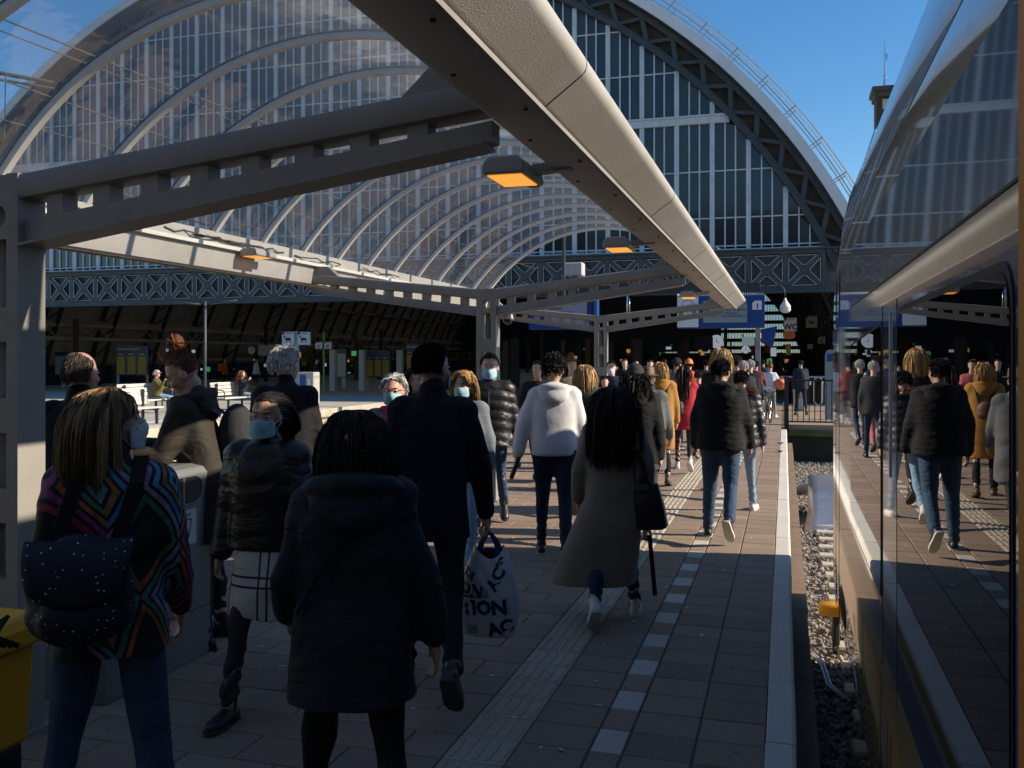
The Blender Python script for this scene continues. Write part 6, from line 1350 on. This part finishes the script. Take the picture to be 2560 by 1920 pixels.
m = MB(); S_, sp_ = J13['S'], J13['sp']; m.beam(S_(Vector((.26,-.1,.66))), S_(Vector((.30,-.12,.22))), .03, .008, up=(0,1,0)); m.build('loose_belt', MAT['c_black'], J13['root'])
# 14 black hoodie and cap
J14 = person('person with black cap and long curly hair in a black hoodie', 1588, 8.9, 1.76, -10, top=dict(m='c_black', hem=.80, w=1.22, arm=1.25, hood=1.0), legs=dict(m='c_black'), hairs=('longcurly','h_black',1200,.0042), near=1, seed=40, pose=Pz(WALK2), hatted=True); hat(J14, 'beanie', 'c_char', J14['root'])
# hat man (his shoulder shows beside the black cap; the train mirrors him)
Jh = person('man in brown hat and grey coat behind the black cap person', 1618, 10.6, 1.70, 0, top=dict(m='c_grey', hem=.55, w=1.2, arm=1.2, collar=True), legs=dict(m='c_char'), shoes=('shoe_brown','sole_dark'), hairs=('crop','h_grey'), near=1, seed=41, pose=Pz(WALK), hatted=True); hat(Jh, 'fedora', 'brown', Jh['root'])
# 15 mustard coat
J15 = person('woman with short fair hair in a mustard teddy coat', 1650, 13.2, 1.74, -6, top=dict(m='c_mustard', hem=.50, w=1.10, flare=1.06, arm=1.2, hood=1.05, amp=.006), legs=dict(m='c_black'), shoes=('shoe_brown','sole_dark'), hairs=('mid','h_blond',1100,.0046), near=1, seed=44, pose=Pz(STEP)); b = MB(); n_q = J15['nb']
for j in range(10): an = 2*math.pi*j/10; an2 = 2*math.pi*(j+1)/10; b.cap(n_q + Vector((.08*math.cos(an), .08*math.sin(an), .03)), .035, n_q + Vector((.08*math.cos(an2), .08*math.sin(an2), .03)), .035, 8)
blob('scarf', b, 'c_cream', J15['root'], .016, 2)
backpack('small brown rucksack on the mustard coat woman', J15, 'brown', .22, .24, .12, 1.12, small=True)
# 16 red jacket
J16 = person('woman in red jacket and black leggings with white sneakers', 1710, 14.7, 1.70, -4, top=dict(m='c_red', hem=.70, w=1.12, flare=1.05, arm=1.15, hood=.9), legs=dict(m='c_char', w=.92), shoes=('shoe_white','sole_white'), hairs=('sleek','h_brown',700,.006), near=1, seed=46, pose=Pz(WALK)); backpack('black backpack on the red jacket woman', J16, 'c_leather', .26, .34, .13, 1.08, x=-.12, small=True)
# 17 black jacket man
J17 = person('man in black hooded jacket and blue jeans near the platform edge', 1803, 9.25, 1.79, 3, skin='skin_tan', top=dict(m='c_black', hem=.85, w=1.30, flare=1.0, arm=1.3, hood=1.2, puff=(.005,.06), amp=.012), legs=dict(m='c_jeans', w=1.18), shoes=('shoe_black','sole_white'), hairs=('short','h_black',1200,.0042), near=1, seed=49, pose=Pz(STEP, lleg=(4,3,3), rleg=(-16,34,3), rfoot=52, larm=(-4,12,24), rarm=(2,12,26), head=(18,0,0)))
# 18 fur hood
J18 = person('person with brown fur hood and pale jeans behind the black jacket man', 1852, 10.7, 1.68, 4, top=dict(m='c_puff', hem=.82, w=1.15, arm=1.2, puff=(.012,.09)), legs=dict(m='c_jeans_l'), shoes=('shoe_white','sole_white'), hairs=('short','h_black'), near=1, seed=52, pose=Pz(WALK2, rarm=(-2,10,8)))
rt = J18['root']; nq = J18['nb']; rs_ = np.random.RandomState(4); n = 900; an = rs_.uniform(0,2*np.pi,n); rad = .125 + rs_.normal(0,.012,n); c0 = np.array(nq) + np.stack([rad*np.cos(an), rad*.8*np.sin(an)-.03, .01 - .05*np.sin(an) + rs_.normal(0,.014,n)], 1); dr = np.stack([np.cos(an), np.sin(an)*.8, rs_.uniform(-.6,.8,n)],1)*.045 + rs_.normal(0,.012,(n,3)); Pq = c0[:,None,:] + dr[:,None,:]*np.linspace(0,1,4)[None,:,None]; V, F, T = ribbons(Pq, .004, rs_.uniform(0,1,n)); hair_obj('fur_trim', V, F, T, 'h_ginger', rt)
# 19.. further back
person('tall man with fair hair in a black coat towering over the crowd', 1803, 12.2, 1.95, 0, top=dict(m='c_black', hem=.6, w=1.15, collar=True), legs=dict(m='c_black'), hairs=('mid','h_blond',1100,.0046), near=1, seed=55, pose=Pz(WALK))
J20 = person('person with curly dark hair, shiny navy jacket and pink trousers', 1842, 18.4, 1.84, 2, top=dict(m='c_blueshine', hem=.84, w=1.12, arm=1.2, puff=(.012,.1)), legs=dict(m='c_rose'), shoes=('shoe_brown','sole_dark'), hairs=('curly','h_brown',400,.008), near=1, seed=57, pose=Pz(WALK)); backpack('dark backpack on the pink trousers walker', J20, 'c_char', .28, .42, .16, 1.18, small=True)
person('bald man in charcoal jacket in the crowd', 1858, 17.0, 1.78, -3, skin='skin_red', top=dict(m='c_char', hem=.8, w=1.15), legs=dict(m='c_jeans_d'), hairs=('bald','h_grey',300,.006), near=0, seed=58, pose=Pz(WALK2))
person('white haired man in black jacket near the display post', 1875, 19.5, 1.79, 6, top=dict(m='c_black', hem=.78, w=1.15), legs=dict(m='c_jeans_d'), hairs=('short','h_white',300,.008), near=0, seed=59, pose=Pz(WALK))
J23 = person('person in maroon jacket and jeans pushing a bicycle', 1889, 25.2, 1.74, 8, top=dict(m='c_maroon', hem=.72, w=1.1), legs=dict(m='c_jeans'), shoes=('shoe_white','sole_white'), hairs=('short','h_brown'), near=0, seed=61, pose=Pz(WALK, rarm=(46,6,8)))
J24 = person('woman in white sweater and grey leggings holding an orange ball', 1925, 27.6, 1.66, 12, top=dict(m='c_white', hem=.88, w=1.05), legs=dict(m='c_leggings'), shoes=('shoe_white','sole_white'), hairs=('bun','h_ginger',300,.007), near=0, seed=62, pose=Pz(WALK2, rarm=(10,22,50,-10)))
q = J24['root'].location; t = thing('ball_bag', 'orange ball carried by the woman in the white sweater', 'ball', (q.x+.30, q.y-.1, 1.02)); m = MB(); m.ell((0,0,0),(.17,.17,.17), None, 20, 12); m.build('ball', MAT['orange'], t, smooth=True)
m = MB()
for ax in (0,1): m.tube([(.172*math.cos(2*math.pi*j/20)*(1 if ax == 0 else .0), -.172*math.cos(2*math.pi*j/20)*(0 if ax == 0 else 1), .172*math.sin(2*math.pi*j/20)) for j in range(21)], .004, 4)
m.build('seam', MAT['brown'], t)
J2b = person('man with dark backpack behind the black railing', 2002, 28.7, 1.77, -6, top=dict(m='c_navy2', hem=.82, w=1.15, arm=1.15), legs=dict(m='c_navy'), shoes=('shoe_brown','sole_dark'), hairs=('crop','h_brown'), near=0, seed=63, pose=Pz(WALK)); backpack('dark blue backpack on the man behind the railing', J2b, 'c_char', .30, .46, .18, 1.2, small=True)
J25 = person('person in orange jacket and orange beanie', 1722, 20.0, 1.80, 0, top=dict(m='c_orange', hem=.75, w=1.12, hood=1.0), legs=dict(m='c_jeans_d'), hairs=('short','h_brown'), near=0, seed=64, pose=Pz(WALK2), hatted=True); hat(J25, 'beanie', 'orange', J25['root'])
J26 = person('person in grey jacket and dark beanie left of the orange jacket', 1690, 18.0, 1.79, 30, top=dict(m='c_grey', hem=.8, w=1.12), legs=dict(m='c_black'), hairs=('short','h_brown'), near=0, seed=65, pose=Pz(STAND), hatted=True); hat(J26, 'beanie', 'c_black', J26['root'])
J27 = person('child in navy jacket with an orange bag', 1746, 16.8, 1.60, 0, top=dict(m='c_navy2', hem=.8, w=1.1), legs=dict(m='c_jeans_d'), hairs=('short','h_brown'), near=0, seed=66, pose=Pz(WALK)); backpack('bright orange bag on the navy jacket child', J27, 'c_orange', .22, .34, .14, 1.1, x=.04, small=True)
person('man with mask and open navy jacket walking towards us far back', 1530, 17.0, 1.77, 182, top=dict(m='c_navy2', hem=.8, w=1.1), legs=dict(m='c_jeans_d'), hairs=('short','h_brown'), mask='mask_white', near=1, seed=67, pose=Pz(WALK))
person('woman in pale pink top behind the third column', 1512, 15.6, 1.50, 170, top=dict(m='c_rose', hem=.8, w=1.1), legs=dict(m='c_jeans_d'), hairs=('short','h_brown'), near=0, seed=68, pose=Pz(WALK))
person('auburn haired woman left of the blond woman', 1428, 14.5, 1.78, 150, top=dict(m='c_brown', hem=.7, w=1.1), legs=dict(m='c_black'), hairs=('bun','h_ginger',300,.008), near=0, seed=69, pose=Pz(STAND))
for px, d_, H_, fc, tm, hm, lab in ((1626,21,1.78,180,'c_rose','h_brown','person in rose coloured top walking towards us left of the mustard coat'),(1562,24,1.80,175,'c_black','h_brown','dark dressed person far back beside the third column'),(1590,27,1.76,170,'c_red','h_black','person with red top far back in the crowd'),(1660,26,1.80,0,'c_navy','h_brown','navy dressed person far back under the clock panel'),(1765,26,1.76,0,'c_char','h_dkbrown','charcoal dressed person far back right of the orange beanie'),(1786,30,1.78,0,'c_black','h_grey','person with grey hair far back below the display'),(1908,34,1.76,0,'c_navy2','h_brown','navy dressed person beyond the bicycle'),(1345,13.0,1.78,178,'c_black','h_black','dark dressed person left of the white hoodie man')):
    person(lab, px, d_, H_, fc, top=dict(m=tm, hem=.75, w=1.1), legs=dict(m='c_black'), hairs=('short',hm), near=0, seed=int(px), pose=Pz(WALK if int(px) % 2 else WALK2))
# seated on the far benches
SIT = dict(lleg=(84,84,6), rleg=(84,80,6), lfoot=0, rfoot=0, lean=-4, larm=(30,6,50), rarm=(40,8,110))
a = b1; Jc = person('seated man in grey cap and olive jacket on the pale bench', 0, 0, 1.74, 70, skin='skin_red', top=dict(m='c_olive', hem=.85, w=1.15), legs=dict(m='c_jeans_l'), hairs=('short','h_grey'), near=0, seed=80, pose=SIT, seat=.47, loc=(a.x+.02,a.y+.5,0), hatted=True); hat(Jc, 'cap', 'concrete', Jc['root'])
a = b2; person('seated person in dark jacket on the bench left of the grey haired man', 0, 0, 1.68, 80, top=dict(m='c_navy', hem=.85, w=1.1), legs=dict(m='c_leggings'), hairs=('long','h_red',200,.01), near=0, seed=81, pose=SIT, seat=.47, loc=(a.x+.02,a.y+.4,0))
for px, d_, tm, lab in ((560,58,'c_orange','person in red orange top standing far back on the left'),(640,56,'c_white','person in pale top standing far back near the kiosk'),(790,47,'c_navy2','person in blue standing behind the pictogram signs')):
    person(lab, px, d_, 1.75, 90, top=dict(m=tm, hem=.8, w=1.1), legs=dict(m='c_black'), hairs=('short','h_brown'), near=0, seed=int(px), pose=STAND)
flush()
# ---- shopping bag in the navy coat man's right hand
M3 = Matrix.Translation(J3['root'].location) @ J3['root'].rotation_euler.to_matrix().to_4x4(); hp = M3 @ (J3['Rwr'] + J3['Rfd']*.105)
t = thing('shopping_bag', 'white plastic shopping bag with big dark blue lettering', 'bag', (hp.x+.02, hp.y-.03, hp.z))
mat('bag_white', (.50,.53,.58), .35, var=.05, bump=.5, bs=14)
def bagw(z):   # half width at height below the hand
    u = (-z-.10)/.46; return .085 + .085*math.sin(min(max(u,0),1)*math.pi*.80)**.8
def bagd(x, z):
    u = (-z-.10)/.46; w_ = bagw(z); return (.05 + .055*math.sin(min(max(u,0),1)*math.pi*.85))*max(0, 1-(abs(x)/w_)**2.6)**.5 + .007*math.sin(x*55+z*22)*math.sin(z*34+x*12)
P = []
for i_ in range(25):
    z = -.10 - .46*i_/24; w_ = bagw(z); row = []
    for j in range(40):
        an = 2*math.pi*j/40; x = w_*math.cos(an)*.999; yy = bagd(x, z)*(-1 if math.sin(an) < 0 else 1); zz = z + (.035*math.sin(an*2+1) if i_ == 0 else .02*math.sin(an*2+1)*(1-i_/6) if i_ < 6 else 0); row.append((x, yy, zz))
    P.append(row)
m = MB(); m.loft([[Vector(q) for q in r_] for r_ in P], caps=False); n = len(m.v); m.f.append(tuple(range(n-40, n))); sk = m.build('bag', MAT['bag_white'], t, smooth=True)
m = MB(); m.ell((0,0,-.135),(.075,.04,.05)); m.build('dark_contents', MAT['c_black'], t, smooth=True)
for sg in (1,-1):
    m = MB(); pts = [(-.075,sg*.035,-.15),(-.045,sg*.02,-.06),(-.01,0,-.005),(.01,0,-.005),(.045,sg*.02,-.06),(.075,sg*.035,-.15)]
    for q in range(5): m.beam(pts[q], pts[q+1], .022, .004, up=(0,1,0))
    m.build('handle', MAT['blue'], t)
def bag_text(s, size, x, z, rot, mt):
    o = text(s, size, MAT[mt], t, Matrix.Identity(4), ext=.0, bold=.004*size/.08); me = o.data; n = len(me.vertices); co = np.empty(n*3,'f'); me.vertices.foreach_get('co', co); co = co.reshape(-1,3); c_, s_ = math.cos(R(rot)), math.sin(R(rot)); X = x + co[:,0]*c_ - co[:,1]*s_; Zz = z + co[:,0]*s_ + co[:,1]*c_
    out = np.array([(max(-bagw(b)*.97,min(bagw(b)*.97,a)), -bagd(max(-bagw(b)*.97,min(bagw(b)*.97,a)),b)-.0035, b) for a, b in zip(X, Zz)], 'f'); me.vertices.foreach_set('co', out.ravel()); me.update()
for s_, sz, x, z, r_, mt in (('ACT',.085,.065,-.30,66,'ink'),('ON',.088,-.150,-.315,-10,'ink'),('TION',.105,-.128,-.435,4,'ink'),('AC',.10,.030,-.548,14,'ink'),('DI',.07,-.135,-.225,-24,'ink'),('www.action.com',.020,-.12,-.342,2,'ink'),('||||',.045,-.015,-.325,8,'screen'),('|||',.04,.115,-.42,14,'screen'),('|||||',.045,-.10,-.53,4,'screen')): bag_text(s_, sz, x, z, r_, mt)
# ---- bicycle
q = atD(1911, 24.6); t = thing('bicycle', 'black city bicycle pushed along the platform', 'bicycle', (q.x,q.y,0), -R(8))
for yy in (0,1.05):
    m = MB(); m.tube([(0, yy+.33*math.cos(2*math.pi*j/28), .34+.33*math.sin(2*math.pi*j/28)) for j in range(29)], .018, 7, caps=False); wl = m.build('wheel', MAT['rubber'], t, smooth=True)
    m = MB()
    for j in range(14): an = 2*math.pi*j/14; m.tube([(0,yy,.34),(0,yy+.32*math.cos(an),.34+.32*math.sin(an))], .0022, 4)
    m.build('spokes', MAT['chrome'], wl)
m = MB(); 
for a, b in (((0,0,.34),(0,.42,.30)),((0,.42,.30),(0,.28,.80)),((0,.28,.78),(0,0,.34)),((0,.42,.30),(0,.88,.80)),((0,.32,.66),(0,.86,.86)),((0,.84,.95),(0,1.05,.34))): m.tube([a,b], .017, 7)
m.build('frame', MAT['black'], t, smooth=True)
m = MB(); m.ell((0,.24,.90),(.09,.14,.035)); m.tube([(0,.27,.8),(0,.25,.9)], .014, 6); m.build('saddle', MAT['black'], t, smooth=True)
m = MB(); m.tube([(-.28,.70,1.02),(-.2,.84,1.06),(0,.86,1.02),(.2,.84,1.06),(.28,.70,1.02)], .012, 6); m.tube([(0,.84,.93),(0,.86,1.02)], .014, 6); m.build('handlebar', MAT['chrome'], t, smooth=True)
m = MB(); m.ell((0,-.02,.72),(.03,.02,.03)); m.build('rear_light', MAT['orange'], t, smooth=True); m = MB(); m.box((-.06,-.25,.70),(.06,.22,.72)); m.build('carrier', MAT['black'], t); m = MB(); m.box((-.008,-.36,.30),(.008,-.20,.62)) ; m.build('mudguard', MAT['black'], t)
